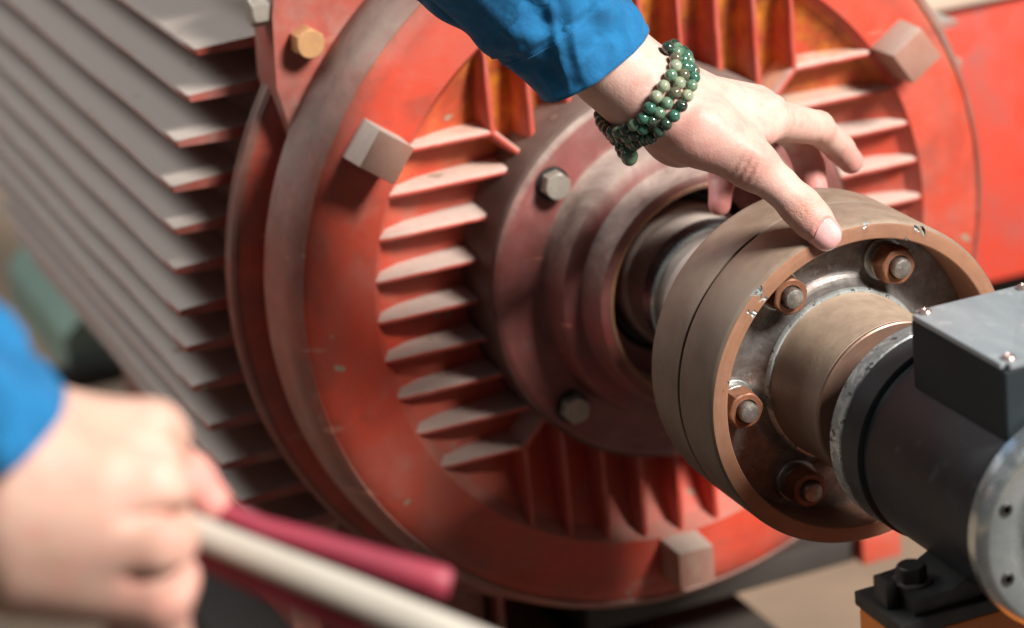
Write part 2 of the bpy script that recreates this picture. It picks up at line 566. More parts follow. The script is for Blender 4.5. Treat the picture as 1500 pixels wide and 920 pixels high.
def hex_me(name, r, h, cham=0.12, hole=0.0):
    """hexagon along -Y (towards the viewer) from y=0 to y=-h, corners chamfered round"""
    bm = bmesh.new()
    n = 36
    def rad(a, flat_r):
        a = (a + PI / 6) % (PI / 3) - PI / 6
        return flat_r / math.cos(a)
    fr = r * math.cos(PI / 6)
    prof = []
    rings = []
    for y, kind in ((0, 'hex'), (-h * (1 - cham * 1.6), 'hex'), (-h * (1 - cham * 0.5), 'mid'), (-h, 'cir')):
        ring = []
        for i in range(n):
            a = 2 * PI * i / n
            hx = rad(a, fr)
            if kind == 'hex': q = hx
            elif kind == 'mid': q = min(hx, fr * 1.045)
            else: q = min(hx, fr * 0.95)
            ring.append(bm.verts.new((q * math.cos(a), y, q * math.sin(a))))
        rings.append(ring)
    if hole:
        for y in (-h, -h * 0.8):
            rings.append([bm.verts.new((hole * math.cos(2 * PI * i / n), y, hole * math.sin(2 * PI * i / n))) for i in range(n)])
    for A, B in zip(rings, rings[1:]):
        for i in range(n):
            j = (i + 1) % n
            bm.faces.new((A[i], A[j], B[j], B[i]))
    bm.faces.new(rings[0])
    bm.faces.new(rings[-1][::-1])
    return finish(bm, name, 28)


def cyl_me(name, prof, seg=40, smooth=30):
    return lathe(name, prof, seg, closed=False, smooth=smooth)


def M_at(x, y, z, spin=0.0):
    return Matrix.Translation((x, y, z)) @ Matrix.Rotation(spin, 4, 'Y')


def fnoise(p, s):
    return mnoise.noise(Vector(p) * s)

# ================================================================== THE SETTING
floor_z = -0.40
me = box_me('floor', (14, 14, 0.1), 0)
tag(link('floor', me, FLOOR, None, Matrix.Translation((0, 3, floor_z - 0.05))), kind='structure')
me = box_me('wall', (14, 0.15, 4), 0)
tag(link('wall', me, BEIGE, None, Matrix.Translation((0, 7.6, 1.6))), kind='structure')

# green machine, dark cabinet and beige crate seen blurred past the motor's tail
g = root('machine_cover', (0.06, 1.42, floor_z), 'pale green rounded machine cover on the floor, blurred beyond the tail of the red motor', 'machine')
pg = [(-0.215, 0), (0.24, 0), (0.24, 0.05), (0.21, 0.070), (0.12, 0.078), (-0.14, 0.076), (-0.19, 0.068), (-0.215, 0.045)]
link('cover', prism('cover', pg, -0.10, 0.16, 0.010), GREEN, g, Matrix.Translation((0.06, 1.42, floor_z)))
link('foot_rail', box_me('foot_rail', (0.50, 0.03, 0.02), 0.003), DARKSTEEL, g, Matrix.Translation((0.06, 1.305, floor_z + 0.010)))
g = root('background_machine', (0.0, 3.1, floor_z), 'black machine frame standing at the far left behind the tail of the motor', 'machine')
link('frame_body', box_me('frame_body', (0.9, 0.5, 0.62), 0.01), DARKBOX, g, Matrix.Translation((-0.45, 3.2, floor_z + 0.60)))
link('frame_leg', box_me('frame_leg', (0.08, 0.08, 0.3), 0.004), DARKBOX, g, Matrix.Translation((-0.86, 3.1, floor_z + 0.15)))
link('frame_leg', box_me('frame_leg', (0.08, 0.08, 0.3), 0.004), DARKBOX, g, Matrix.Translation((-0.05, 3.1, floor_z + 0.15)))

# red cabinet behind the motor on the right
g = root('cabinet', (0.75, 0.62, floor_z), 'bright red metal cabinet with grey worn patches standing behind the motor on the right', 'cabinet')
a = PX(1400, 9, 0.50)
b = PX(1440, 418, 0.50)
zt, zb = a.z, b.z
me = box_me('cabinet_body', (0.9, 0.35, zt - zb), 0.004)
link('cabinet_body', me, PANEL_RED, g, Matrix.Translation((0.30 + 0.45, 0.50 + 0.175, (zt + zb) / 2)))
me = box_me('plinth', (0.70, 0.26, zb - floor_z), 0.003)
link('plinth', me, DARKBOX, g, Matrix.Translation((0.42 + 0.35, 0.56 + 0.13, (floor_z + zb) / 2 - 0.0)))
me = box_me('top_plate', (0.92, 0.37, 0.012), 0.003)
link('top_plate', me, BEIGE, g, Matrix.Translation((0.30 + 0.45, 0.50 + 0.175, zt + 0.007)))

me = box_me('bounce_blocker', (3.4, 2.6, 0.012), 0)
tag(link('bounce_blocker', me, BASE, None, Matrix.Translation((0, -1.08, floor_z + 0.006))), kind='structure')  # added dark sheet out of view, damping light bounced off the floor
# steel baseplate under the motor
g = root('motor_base', (0, 0.6, floor_z), 'grimy dark steel base frame on the sandy floor under the red motor', 'base frame')
for sx in (-0.18, 0.08):
    link('rail', box_me('rail', (0.08, 0.66, 0.07), 0.003), BASE, g, Matrix.Translation((sx, 0.62, floor_z + 0.035)))
for yy in (0.36, 0.90):
    link('cross_member', box_me('cross_member', (0.178, 0.07, 0.06), 0.003), BASE, g, Matrix.Translation((-0.05, yy, floor_z + 0.03)))

# ================================================================== THE MOTOR
mot = root('electric_motor', (0, 0.3, floor_z + 0.07), 'big dusty red electric motor with finned end bell and grey dust-covered side fins', 'electric motor')
# --- end bell: (y, r)
prof = [(0.330, 0.100), (0.330, 0.226)]
prof += [(0.318, 0.226), (0.316, 0.2405), (0.304, 0.2405), (0.3020, 0.234), (0.3000, 0.218), (0.2900, 0.2165), (0.2885, 0.2245)]
prof += arc(0.2835, 0.2225, 0.0045, PI * 0.5 - 0.7, PI * 0.5, 2)
prof += [(0.270, 0.2270), (0.262, 0.2255)]
prof += arc(0.2600, 0.2060, 0.0195, PI * 0.5, PI * 0.97, 7)
prof += [(0.2402, 0.2030), (0.2400, 0.1772), (0.2425, 0.1752), (0.2500, 0.1705), (0.2565, 0.158), (0.2600, 0.142), (0.2625, 0.128), (0.2640, 0.112)]
bell = link('end_bell', lathe('end_bell', prof, 192), RED_BELL, mot)
# rim band and ring carry a dustier paint: their own parts, a hair proud of the casting
band = [(0.2895, 0.2240), (0.2885, 0.2262)] + [(0.2845, 0.2282), (0.270, 0.2285), (0.262, 0.2270)] + arc(0.2600, 0.2060, 0.0208, PI * 0.5, PI * 0.80, 5) + arc(0.2600, 0.2060, 0.0190, PI * 0.80, PI * 0.5, 5) + [(0.270, 0.2255), (0.284, 0.2245)]
link('rim_band', lathe('rim_band', band, 192), RED_RIM, mot)
link('joint_ring', lathe('joint_ring', [(0.3165, 0.236), (0.3165, 0.2400), (0.3150, 0.2420), (0.3118, 0.2420), (0.3112, 0.2408), (0.3102, 0.2408), (0.3096, 0.2420), (0.3050, 0.2420), (0.3030, 0.2395), (0.3030, 0.236)], 192), RED_RIM, mot)


def fin_floor(r):
    pts = [(0.1752, 0.2425), (0.1705, 0.250), (0.158, 0.2565), (0.142, 0.260), (0.128, 0.2625), (0.112, 0.264)]
    if r >= pts[0][0]: return pts[0][1]
    for (r1, y1), (r0, y0) in zip(pts, pts[1:]):
        if r >= r0: return y0 + (y1 - y0) * (r - r0) / (r1 - r0)
    return 0.264


def bell_fin(k, quad):
    z = k * 0.024
    ro = math.sqrt(0.1765 ** 2 - z * z)
    ri = max(math.sqrt(max(0.113 ** 2 - z * z, 0)), abs(z) - (0.0 if abs(k) == 4 else 0.001), 0.02)
    bm = bmesh.new()
    n = 12
    rs = random.Random(quad * 20 + k)
    top, bot = [], []
    for i in range(n + 1):
        x = ro + (ri - ro) * i / n
        r = math.hypot(x, z)
        crest = 0.2402 if i else 0.2412
        fl = max(fin_floor(r) + 0.003, crest + 0.003)
        th0 = 0.0019 + rs.uniform(-0.00025, 0.00025)
        th1 = 0.0034
        crest += rs.uniform(-0.0003, 0.0003)
        ring = [(x, crest, z - th0 * 0.45), (x, crest + 0.0012, z - th0), (x, fl, z - th1), (x, fl, z + th1), (x, crest + 0.0012, z + th0), (x, crest, z + th0 * 0.45)]
        top.append([bm.verts.new(p) for p in ring])
    for A, B in zip(top, top[1:]):
        for i in range(6):
            j = (i + 1) % 6
            bm.faces.new((A[i], A[j], B[j], B[i]))
    bm.faces.new(top[0])
    bm.faces.new(top[-1][::-1])
    me = finish(bm, 'fin', 50)
    me.transform(Matrix.Rotation(-quad * PI / 2, 4, 'Y'))
    return me


for q in range(4):
    for k in range(-4, 5):
        link('fin', bell_fin(k, q), RED_FIN, mot)
for q in range(4):       # diagonal ribs from the meeting corner to the cap
    a0 = PI / 4 + q * PI / 2
    bm = bmesh.new()
    rows = []
    for i in range(5):
        r = 0.1365 - i * (0.1365 - 0.112) / 4
        fl = fin_floor(r) + 0.004
        rows.append([bm.verts.new((r, y, w)) for y, w in ((0.2402, -0.001), (0.2414, -0.0021), (fl, -0.0034), (fl, 0.0034), (0.2414, 0.0021), (0.2402, 0.001))])
    for A, B in zip(rows, rows[1:]):
        for i in range(6):
            j = (i + 1) % 6
            bm.faces.new((A[i], A[j], B[j], B[i]))
    bm.faces.new(rows[0]); bm.faces.new(rows[-1][::-1])
    me = finish(bm, 'rib', 50)
    me.transform(Matrix.Rotation(-a0, 4, 'Y'))
    link('rib', me, RED_FIN, mot)

# three square lugs on the face
for ang, spin, r in ((148.5, 0.10, 0.1965), (30.5, -0.06, 0.190), (-91, 0.0, 0.190)):
    a = math.radians(ang)
    me = box_me('lug', (0.0255, 0.028, 0.0250), 0.0012, 2, taper=0.93)
    link('lug', me, LUG, mot, M_at(r * math.cos(a), 0.2295, r * math.sin(a), -a + spin))

# bearing cap
cap = [(0.292, 0.060), (0.292, 0.1135), (0.2230, 0.1150), (0.2190, 0.1148), (0.2162, 0.1120), (0.2155, 0.1100), (0.2157, 0.0905), (0.2150, 0.0880), (0.2125, 0.0862)]
cap += [(0.2060, 0.0852), (0.1950, 0.0843), (0.1915, 0.0830), (0.1895, 0.0800), (0.1888, 0.0765), (0.1880, 0.0738), (0.1855, 0.0722), (0.1800, 0.0715), (0.1722, 0.0708), (0.1700, 0.0695), (0.1694, 0.0675), (0.1694, 0.0635), (0.1704, 0.0625), (0.2090, 0.0620), (0.2090, 0.0500), (0.2350, 0.0500), (0.2350, 0.0420)]
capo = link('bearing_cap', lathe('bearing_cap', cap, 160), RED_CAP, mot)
link('bore_lip', lathe('bore_lip', [(0.1693, 0.0650), (0.1688, 0.0640), (0.1690, 0.0625), (0.1705, 0.0615), (0.1780, 0.0612), (0.1780, 0.0618), (0.1710, 0.0622)], 128), metal('lip_bare', (0.30, 0.14, 0.07, 1), (0.20, 0.10, 0.06, 1), (0.45, 0.7), 0.1, 40), mot)
link('cap_skirt', lathe('cap_skirt', [(0.2645, 0.1135), (0.2645, 0.1157), (0.2225, 0.1157), (0.2188, 0.1154), (0.2175, 0.1146), (0.2190, 0.1135)], 160), SKIRT, mot)
bolt_me = hex_me('bolt', 0.0085, 0.0095)
for ang in (137, 222, 47, -43):
    a = math.radians(ang)
    b = link('bolt', bolt_me, BOLTHEAD, mot, M_at(0.1000 * math.cos(a), 0.2155, 0.1000 * math.sin(a), 0.3))
    link('washer', cyl_me('washer', [(0, 0), (0, 0.0098), (-0.0014, 0.0098), (-0.0014, 0)], 32), DARKSTEEL, b, M_at(0.1000 * math.cos(a), 0.2152, 0.1000 * math.sin(a)))

# shaft with its collars
sh = [(0.45, 0), (0.45, 0.036), (0.212, 0.036), (0.212, 0.0425), (0.2015, 0.0430), (0.2000, 0.0422), (0.1990, 0.0400), (0.1780, 0.0392), (0.1640, 0.0385), (0.1600, 0.0375), (0.1500, 0.0372), (0.05, 0.0355), (0.05, 0)]
link('shaft', lathe('shaft', sh, 96, closed=False), SHAFT, mot)
link('shaft_collar', lathe('shaft_collar', [(0.1760, 0.0375), (0.1760, 0.0410), (0.1750, 0.0418), (0.1640, 0.0418), (0.1630, 0.0410), (0.1630, 0.0375)], 96), SILVER, mot)
link('shaft_seal', lathe('shaft_seal', [(0.232, 0.0365), (0.232, 0.0498), (0.2220, 0.0498), (0.2180, 0.0465), (0.2180, 0.0365)], 96), DARKSTEEL, mot)

# stator body and its long horizontal fins
body = [(0.325, 0.06), (0.325, 0.214), (0.334, 0.231), (0.96, 0.231), (0.97, 0.20), (0.97, 0.06)]
link('stator_body', lathe('stator_body', body, 128), RED_RIM, mot)
link('rear_bell', lathe('rear_bell', [(0.965, 0.05), (0.965, 0.255), (1.0, 0.255), (1.03, 0.235), (1.10, 0.215), (1.14, 0.15), (1.14, 0.05)], 96), RED_RIM, mot)
tips = [(0.1514, 0.2368), (0.1265, 0.2456), (0.1000, 0.2556), (0.0748, 0.2621), (0.0490, 0.2643), (0.0247, 0.2670), (0.0001, 0.2689),
        (-0.0236, 0.2682), (-0.0480, 0.2675), (-0.0744, 0.2616), (-0.1007, 0.2573), (-0.1253, 0.2492), (-0.150, 0.238)]


def side_fin(z, xo, sgn):
    xi = math.sqrt(max(0.2285 ** 2 - z * z, 0.001))
    th = 0.0020
    bm = bmesh.new()
    rows = []
    yy = [0.330, 0.3325] + [0.36 + 0.075 * i for i in range(9)]
    for i, y in enumerate(yy):
        w = 0.0030 * fnoise((z * 9, y * 3, sgn), 2.0)
        o = xo - (0.0015 if i == 0 else 0)
        y1 = min(y, 0.955) + (0.004 * fnoise((z * 40, 1.7, sgn), 1.0) if i < 2 else 0)
        rows.append([bm.verts.new((sgn * x, y1 + (0.0 if x > xi + 0.004 else 0.0), z + dz)) for x, dz in ((xi - 0.004, -0.0042), (o - 0.001, -th + w), (o, w), (o - 0.001, th + w), (xi - 0.004, 0.0042))])
    for A, B in zip(rows, rows[1:]):
        for i in range(5):
            j = (i + 1) % 5
            bm.faces.new((A[i], A[j], B[j], B[i]))
    bm.faces.new(rows[0]); bm.faces.new(rows[-1][::-1])
    return finish(bm, 'side_fin', 50)


for z, xo in tips:
    for sgn in (-1, 1):
        link('side_fin', side_fin(z, xo, sgn), GREY_FIN, mot)
# flat ledge over the topmost fin and the lifting-ear plate with its bolt
link('top_ledge', prism('top_ledge', [(-0.212, 0.1990), (-0.150, 0.2040), (-0.150, 0.2300), (-0.16, 0.2340), (-0.205, 0.2050)], 0.36, 0.95, 0.002), RED_RIM, mot)
ear_pts = [(-0.1985, 0.1020), (-0.2043, 0.1336), (-0.2015, 0.1747), (-0.192, 0.2150), (-0.150, 0.2450), (-0.105, 0.245), (-0.105, 0.190), (-0.150, 0.150), (-0.180, 0.118)]
ear = link('mounting_ear', prism('mounting_ear', ear_pts, 0.2855, 0.322, 0.0015), RED_EAR, mot)
p = PX(452, 63, 0.277)
link('ear_bolt', hex_me('ear_bolt', 0.0092, 0.0130), ORANGEBOLT, mot, M_at(p.x, 0.2855, p.z, 0.1))
p = PX(409, 14, 0.290)
link('stud_nut', hex_me('stud_nut', 0.0090, 0.014), BOLTHEAD, mot, Matrix.Translation((p.x - 0.002, 0.296, p.z)) @ Matrix.Rotation(-PI / 2, 4, 'Z'))
ear_r = [(-x, z) for x, z in ear_pts][::-1]
link('mounting_ear', prism('mounting_ear', ear_r, 0.2905, 0.322, 0.0015), RED, mot)
# feet
for sx in (-1, 1):
    ft = [(sx * 0.23, floor_z + 0.072), (sx * 0.10, floor_z + 0.072), (sx * 0.10, -0.19), (sx * 0.18, -0.14), (sx * 0.205, -0.20), (sx * 0.21, floor_z + 0.105), (sx * 0.23, floor_z + 0.105)]
    for y0, y1 in (((0.335, 0.40), (0.76, 0.82)) if sx < 0 else ((0.62, 0.68), (0.76, 0.82))):
        link('foot', prism('foot', ft, y0, y1, 0.002), RED_RIM, mot)
    link('foot_web', prism('foot_web', [(sx * 0.150, floor_z + 0.08), (sx * 0.175, floor_z + 0.08), (sx * 0.175, -0.15), (sx * 0.150, -0.18)], 0.40 if sx < 0 else 0.68, 0.76), RED_RIM, mot)
p = PX(1292, 800, 0.345)
link('foot_pad', box_me('foot_pad', (0.030, 0.06, 0.022), 0.002), RED, mot, Matrix.Translation((p.x, 0.375, p.z)))
link('foot_shadow_bar', box_me('foot_shadow_bar', (0.20, 0.05, 0.020), 0.002), BASE, mot, Matrix.Translation((p.x - 0.116, 0.380, p.z - 0.001)))  # dark bar standing in for the shadow beside the foot pad
for k in range(3):
    link('lower_rib', prism('lower_rib', [(-0.185 + 0.045 * k, -0.20), (-0.181 + 0.045 * k, -0.20), (-0.181 + 0.045 * k, floor_z + 0.08), (-0.185 + 0.045 * k, floor_z + 0.08)], 0.322, 0.334), RED_RIM, mot)

# ================================================================== THE COUPLING
cpl = root('shaft_coupling', (0, 0.037, -0.0865), 'brown two-ring flanged shaft coupling with rusty nuts inside its rim, under the hand', 'coupling')
R0 = 0.0863
front = [(0.0272, 0.0500), (0.0272, 0.0765), (0.0020, 0.0767)] + [(0.0004, 0.0770), (0.0, 0.0776), (0.0, 0.0840), (0.0003, 0.0849), (0.0014, 0.0858), (0.0030, 0.0863), (0.0345, 0.0864), (0.0358, 0.0862), (0.0363, 0.0850), (0.0363, 0.0500)]
fr = link('front_ring', lathe('front_ring', front, 320), None, cpl)
fr.data.materials.append(COUPLING); fr.data.materials.append(COPPER); fr.data.materials.append(ALLOY)
for pl in fr.data.polygons:
    c = pl.center
    if c.y < 0.0004 or (c.y < 0.021 and math.hypot(c.x, c.z) < 0.0775):
        pl.material_index = 1
# chips knocked out of the rim
def chip(u, v, y, s, idx):
    p = PX(u, v, y) + Vector((0, -0.0014 * (s / 0.0013), 0))
    bm = bmesh.new()
    bmesh.ops.create_icosphere(bm, subdivisions=2, radius=s * 1.75)
    rr = random.Random(idx)
    q_ = Matrix.Rotation(rr.uniform(0, 3), 3, 'Y')
    el = rr.uniform(1.0, 1.9)
    for w in bm.verts:
        w.co *= rr.uniform(0.6, 1.3)
        w.co = q_ @ Vector((w.co.x * el, w.co.y * 0.9, w.co.z * 0.75))
    mm = bpy.data.meshes.new('chip'); bm.to_mesh(mm); bm.free()
    o = bpy.data.objects.new('chip', mm); COL.objects.link(o); o.location = p
    md = fr.modifiers.new('chip', 'BOOLEAN'); md.operation = 'DIFFERENCE'; md.object = o; md.solver = 'EXACT'
    return o
cutters = [chip(1108, 430, 0.0, 0.0016, 1), chip(1119, 438, 0.0, 0.0013, 2), chip(1102, 461, 0.0, 0.0017, 3), chip(1106, 457, 0.0, 0.0011, 4),
           chip(1244, 333, 0.0, 0.0008, 5), chip(1269, 328.5, 0.0, 0.0010, 6), chip(1311, 350, 0.0, 0.0009, 7), chip(1329, 352, 0.0, 0.0013, 8),
           chip(1342, 333, 0.001, 0.0014, 9), chip(1352, 336, 0.001, 0.0012, 10), chip(1067, 562, 0.0, 0.0008, 11), chip(1112, 425, 0.0012, 0.0013, 12)]
p = PX(1023, 527, 0.020)
dg = bpy.context.evaluated_depsgraph_get()
dg.update()
me2 = bpy.data.meshes.new_from_object(fr.evaluated_get(dg))
fr.modifiers.clear()
if len(me2.polygons) > 500:
    fr.data = me2
    for pl in me2.polygons:
        c = pl.center
        rr = math.hypot(c.x, c.z)
        if (0.00005 < c.y < 0.0045 and 0.0777 < rr < 0.0839) or (0.0005 < c.y < 0.004 and 0.0839 <= rr < 0.0853):
            pl.material_index = 2
    shade(me2, 30)
for o in cutters:
    bpy.data.objects.remove(o)

rear = [(0.0743, 0.0400), (0.0743, 0.0790), (0.0738, 0.0822), (0.0722, 0.0845), (0.0700, 0.0857), (0.0670, 0.0863), (0.0395, 0.0865), (0.0380, 0.0863), (0.0375, 0.0850), (0.0375, 0.0400)]
link('rear_ring', lathe('rear_ring', rear, 256), COUPLING, cpl)
link('gasket', lathe('gasket', [(0.0376, 0.05), (0.0376, 0.0845), (0.0362, 0.0845), (0.0362, 0.05)], 128), DARKSTEEL, cpl)
link('rear_hub', lathe('rear_hub', [(0.0740, 0.036), (0.0740, 0.052), (0.0850, 0.0480), (0.1150, 0.0440), (0.1480, 0.0425), (0.1500, 0.0412), (0.1500, 0.036)], 128), SHAFT, cpl)
fl = [(0.0361, 0.030), (0.0361, 0.0760), (0.0270, 0.0762), (0.0270, 0.0550), (0.0264, 0.0525), (0.0246, 0.0495), (0.0215, 0.0472), (0.0172, 0.0458), (0.0168, 0.0452), (0.0168, 0.030)]
link('flange', lathe('flange', fl, 256), FLANGE, cpl)
link('fillet_ring', lathe('fillet_ring', [(0.0188, 0.0466), (0.0176, 0.0463), (0.0166, 0.0456), (0.0164, 0.0446), (0.0188, 0.0446)], 192), ALLOY, cpl)
hub = [(0.0178, 0.030), (0.0178, 0.0447), (0.0150, 0.0443), (0.0115, 0.0440), (0.0050, 0.0438), (-0.0030, 0.0436), (-0.0150, 0.0434), (-0.0285, 0.0434), (-0.0300, 0.0436), (-0.0310, 0.0430), (-0.0312, 0.030)]
link('hub', lathe('hub', hub, 256), HUBTAN, cpl)
link('hub_face', lathe('hub_face', [(-0.0308, 0.020), (-0.0308, 0.0436), (-0.0325, 0.0438), (-0.0330, 0.0430), (-0.0330, 0.020)], 256), HUBFACE, cpl)

nut_me = hex_me('nut', 0.0104, 0.0108, hole=0.0062)
wash_me = cyl_me('washer', [(0, 0), (0, 0.0112), (-0.0004, 0.0115), (-0.0022, 0.0115), (-0.0026, 0.0111), (-0.0026, 0.0)], 56)
spr_me = cyl_me('spring_washer', [(0, 0), (0, 0.0096), (-0.0036, 0.0098), (-0.0039, 0.0094), (-0.0039, 0.0)], 48)
stud_me = cyl_me('bolt_end', [(0, 0), (0, 0.0054), (-0.0040, 0.0054), (-0.0050, 0.0048), (-0.0052, 0.0042), (-0.0060, 0.0)], 40)
for i, (ang, sp) in enumerate(((122, 0.25), (62, 0.75), (182, 0.45), (242, 0.1), (2, 0.6), (302, 0.3))):
    a = math.radians(ang)
    x, z = 0.0618 * math.cos(a), 0.0618 * math.sin(a)
    n = link('nut', nut_me, NUT, cpl, M_at(x, 0.0205, z, sp))
    link('washer', wash_me, ZINC, n, M_at(x, 0.0270, z))
    link('spring_washer', spr_me, STUD, n, M_at(x, 0.0244, z))
    link('bolt_end', stud_me, STUD, n, M_at(x, 0.0108, z, i))

# ================================================================== THE SENSOR
sen = root('torque_sensor', (0, -0.12, -0.053), 'matt black cylindrical torque sensor with bright alloy end rings and a grey-lidded box on top', 'torque sensor')
link('ring_rear', lathe('ring_rear', [(-0.0585, 0.020), (-0.0585, 0.0515), (-0.0590, 0.0520), (-0.0682, 0.0520), (-0.0690, 0.0512), (-0.0690, 0.020)], 256), ALLOY, sen)
link('connecting_shaft', lathe('connecting_shaft', [(-0.0300, 0.0), (-0.0300, 0.0300), (-0.0600, 0.0300), (-0.0600, 0.0)], 96, closed=False), HUBFACE, sen)
hs = [(-0.0685, 0.02), (-0.0685, 0.0505), (-0.0690, 0.0514), (-0.0845, 0.0514), (-0.0852, 0.0508), (-0.0860, 0.0488), (-0.0895, 0.0488), (-0.0902, 0.0496), (-0.0912, 0.0500), (-0.1840, 0.0500), (-0.1850, 0.0494), (-0.1850, 0.02)]
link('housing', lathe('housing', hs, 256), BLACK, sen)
er = link('end_ring', lathe('end_ring', [(-0.1848, 0.018), (-0.1848, 0.0522), (-0.1855, 0.0530), (-0.1915, 0.0530), (-0.1935, 0.0518), (-0.1960, 0.0500), (-0.1968, 0.0485), (-0.1968, 0.0385), (-0.1930, 0.0375), (-0.1930, 0.018)], 256), SILVER, sen)
link('end_hub', lathe('end_hub', [(-0.1925, 0.0), (-0.1925, 0.026), (-0.203, 0.0255), (-0.204, 0.0245), (-0.204, 0.0)], 96, closed=False), SILVER, sen)
for i in range(8):
    a = math.radians(22 + 45 * i)
    s = link('screw', cyl_me('screw', [(0, 0), (0, 0.0032), (-0.0008, 0.0032), (-0.0010, 0.0029), (-0.0010, 0.0018), (0.0004, 0.0016), (0.0004, 0)], 24), DARKSTEEL, er, M_at(0.0437 * math.cos(a), -0.1968, 0.0437 * math.sin(a)))
# terminal box
bx0, bx1, by0, by1, bz0, bz1 = -0.0300, 0.0340, -0.1830, -0.1020, 0.0400, 0.0748
tb = link('terminal_box', box_me('terminal_box', (bx1 - bx0 - 0.001, by1 - by0 - 0.001, bz1 - bz0), 0.0022, 3), BOXSIDE, sen, Matrix.Translation(((bx0 + bx1) / 2, (by0 + by1) / 2, (bz0 + bz1) / 2)))
bm = bmesh.new()
bmesh.ops.create_cube(bm, size=1)
for v in bm.verts: v.co = Vector((v.co.x * (bx1 - bx0), v.co.y * (by1 - by0), v.co.z * 0.0028))
bmesh.ops.bevel(bm, geom=[e for e in bm.edges if abs(e.verts[0].co.z - e.verts[1].co.z) > 0.001], offset=0.0032, segments=4, affect='EDGES')
lidm = finish(bm, 'lid', 35, 0.0005, 2)
lid = link('lid', lidm, LID, tb, Matrix.Translation(((bx0 + bx1) / 2, (by0 + by1) / 2, 0.0763)))
sc_me = cyl_me('lid_screw', [(0, 0), (0, 0.0030), (-0.0008, 0.0031), (-0.0016, 0.0026), (-0.0021, 0.0016), (-0.0022, 0.0012), (-0.0016, 0.0008), (-0.0016, 0)], 28)
for sx in (bx0 + 0.0058, bx1 - 0.0058):
    for sy in (by0 + 0.0055, by1 - 0.0055):
        link('lid_screw', sc_me, metal('pink_brass', (0.42, 0.28, 0.24, 1), (0.55, 0.42, 0.38, 1), (0.2, 0.35), 0.8, 200), tb, Matrix.Translation((sx, sy, 0.0777)) @ Matrix.Rotation(-PI / 2, 4, 'X'))
link('mounting_foot', prism('mounting_foot', [(-0.066, -0.0440), (0.066, -0.0440), (0.066, -0.0370), (0.046, -0.0360), (0.034, -0.030), (-0.034, -0.030), (-0.046, -0.0360), (-0.066, -0.0370)], -0.158, -0.124, 0.001), DARKSTEEL, sen)
fb = link('foot_bolt', hex_me('foot_bolt', 0.0072, 0.0072), DARKSTEEL, sen, Matrix.Translation((-0.0565, -0.140, -0.0350)) @ Matrix.Rotation(-PI / 2, 4, 'X'))
link('bolt_washer', cyl_me('bolt_washer', [(0, 0), (0, 0.0092), (-0.0016, 0.0092), (-0.0016, 0)], 40), STUD, fb, Matrix.Translation((-0.0565, -0.140, -0.0368)) @ Matrix.Rotation(-PI / 2, 4, 'X'))
fb2 = link('foot_bolt', fb.data, DARKSTEEL, sen, Matrix.Translation((0.0565, -0.140, -0.0350)) @ Matrix.Rotation(-PI / 2, 4, 'X'))

ped = root('pedestal', (0, -0.14, floor_z), 'orange pedestal with a black top plate carrying the black sensor at the lower right', 'pedestal')
link('column', box_me('column', (0.150, 0.040, 0.29), 0.003), ORANGE, ped, Matrix.Translation((0, -0.141, -0.052 - 0.145)))
link('top_plate', box_me('top_plate', (0.152, 0.042, 0.0072), 0.001), DARKSTEEL, ped, Matrix.Translation((0, -0.141, -0.0478)))
link('stop_block', box_me('stop_block', (0.0060, 0.012, 0.0130), 0.0008), DARKSTEEL, ped, Matrix.Translation((-0.0703, -0.140, -0.0440 + 0.0065)))
link('base_plate', box_me('base_plate', (0.24, 0.16, 0.0575), 0.003), BASE, ped, Matrix.Translation((-0.004, -0.14, floor_z + 0.0288)))

# ================================================================== SDF BODIES


class Field:
    def __init__(s, lo, hi, h):
        s.lo = np.array(lo, float); s.h = h
        s.n = np.ceil((np.array(hi) - s.lo) / h).astype(int) + 1
        s.F = np.full(s.n, 0.05, np.float32)

    def block(s, lo, hi):
        i0 = np.maximum(np.floor((np.array(lo) - s.lo) / s.h).astype(int), 0)
        i1 = np.minimum(np.ceil((np.array(hi) - s.lo) / s.h).astype(int) + 1, s.n)
        if (i1 <= i0).any(): return None
        ax = [(s.lo[k] + s.h * np.arange(i0[k], i1[k])).astype(np.float32) for k in range(3)]
        X = np.stack(np.meshgrid(*ax, indexing='ij'), -1)
        return (slice(i0[0], i1[0]), slice(i0[1], i1[1]), slice(i0[2], i1[2])), X


def d_cone(X, a, b, ra, rb, flat=None):
    a = np.array(a, np.float32); b = np.array(b, np.float32)
    ab = b - a
    t = np.clip(((X - a) @ ab) / max(float(ab @ ab), 1e-12), 0, 1)
    v = X - a - t[..., None] * ab
    if flat is not None:                         # flat = (axis, factor): thinner along that axis
        ax, fc = flat
        ax = np.array(ax, np.float32); ax /= np.linalg.norm(ax)
        c = v @ ax
        v = v + (c * (1 / fc - 1))[..., None] * ax
        return (np.sqrt((v * v).sum(-1)) - (ra + (rb - ra) * t)) * min(1.0, fc) ** 0.5
    return np.sqrt((v * v).sum(-1)) - (ra + (rb - ra) * t)


def smin(a, b, k):
    if k <= 0: return np.minimum(a, b)
    h = np.maximum(k - np.abs(a - b), 0) / k
    return np.minimum(a, b) - h * h * h * k * (1 / 6.0)


def build_field(fd, groups):
    """groups: list of (k_between, [ (k_inside, a, b, ra, rb, flat) ... ]); groups are blended with k_between"""
    for kb, prims in groups:
        lo = np.min([np.minimum(p[1], p[2]) - max(p[3], p[4]) for p in prims], 0) - 0.014
        hi = np.max([np.maximum(p[1], p[2]) + max(p[3], p[4]) for p in prims], 0) + 0.014
        r = fd.block(lo, hi)
        if r is None: continue
        sl, X = r
        G = None
        for p in prims:
            d = d_cone(X, *p[1:5], flat=p[5] if len(p) > 5 else None)
            G = d if G is None else smin(G, d, p[0])
        fd.F[sl] = smin(fd.F[sl], G, kb)
    return fd


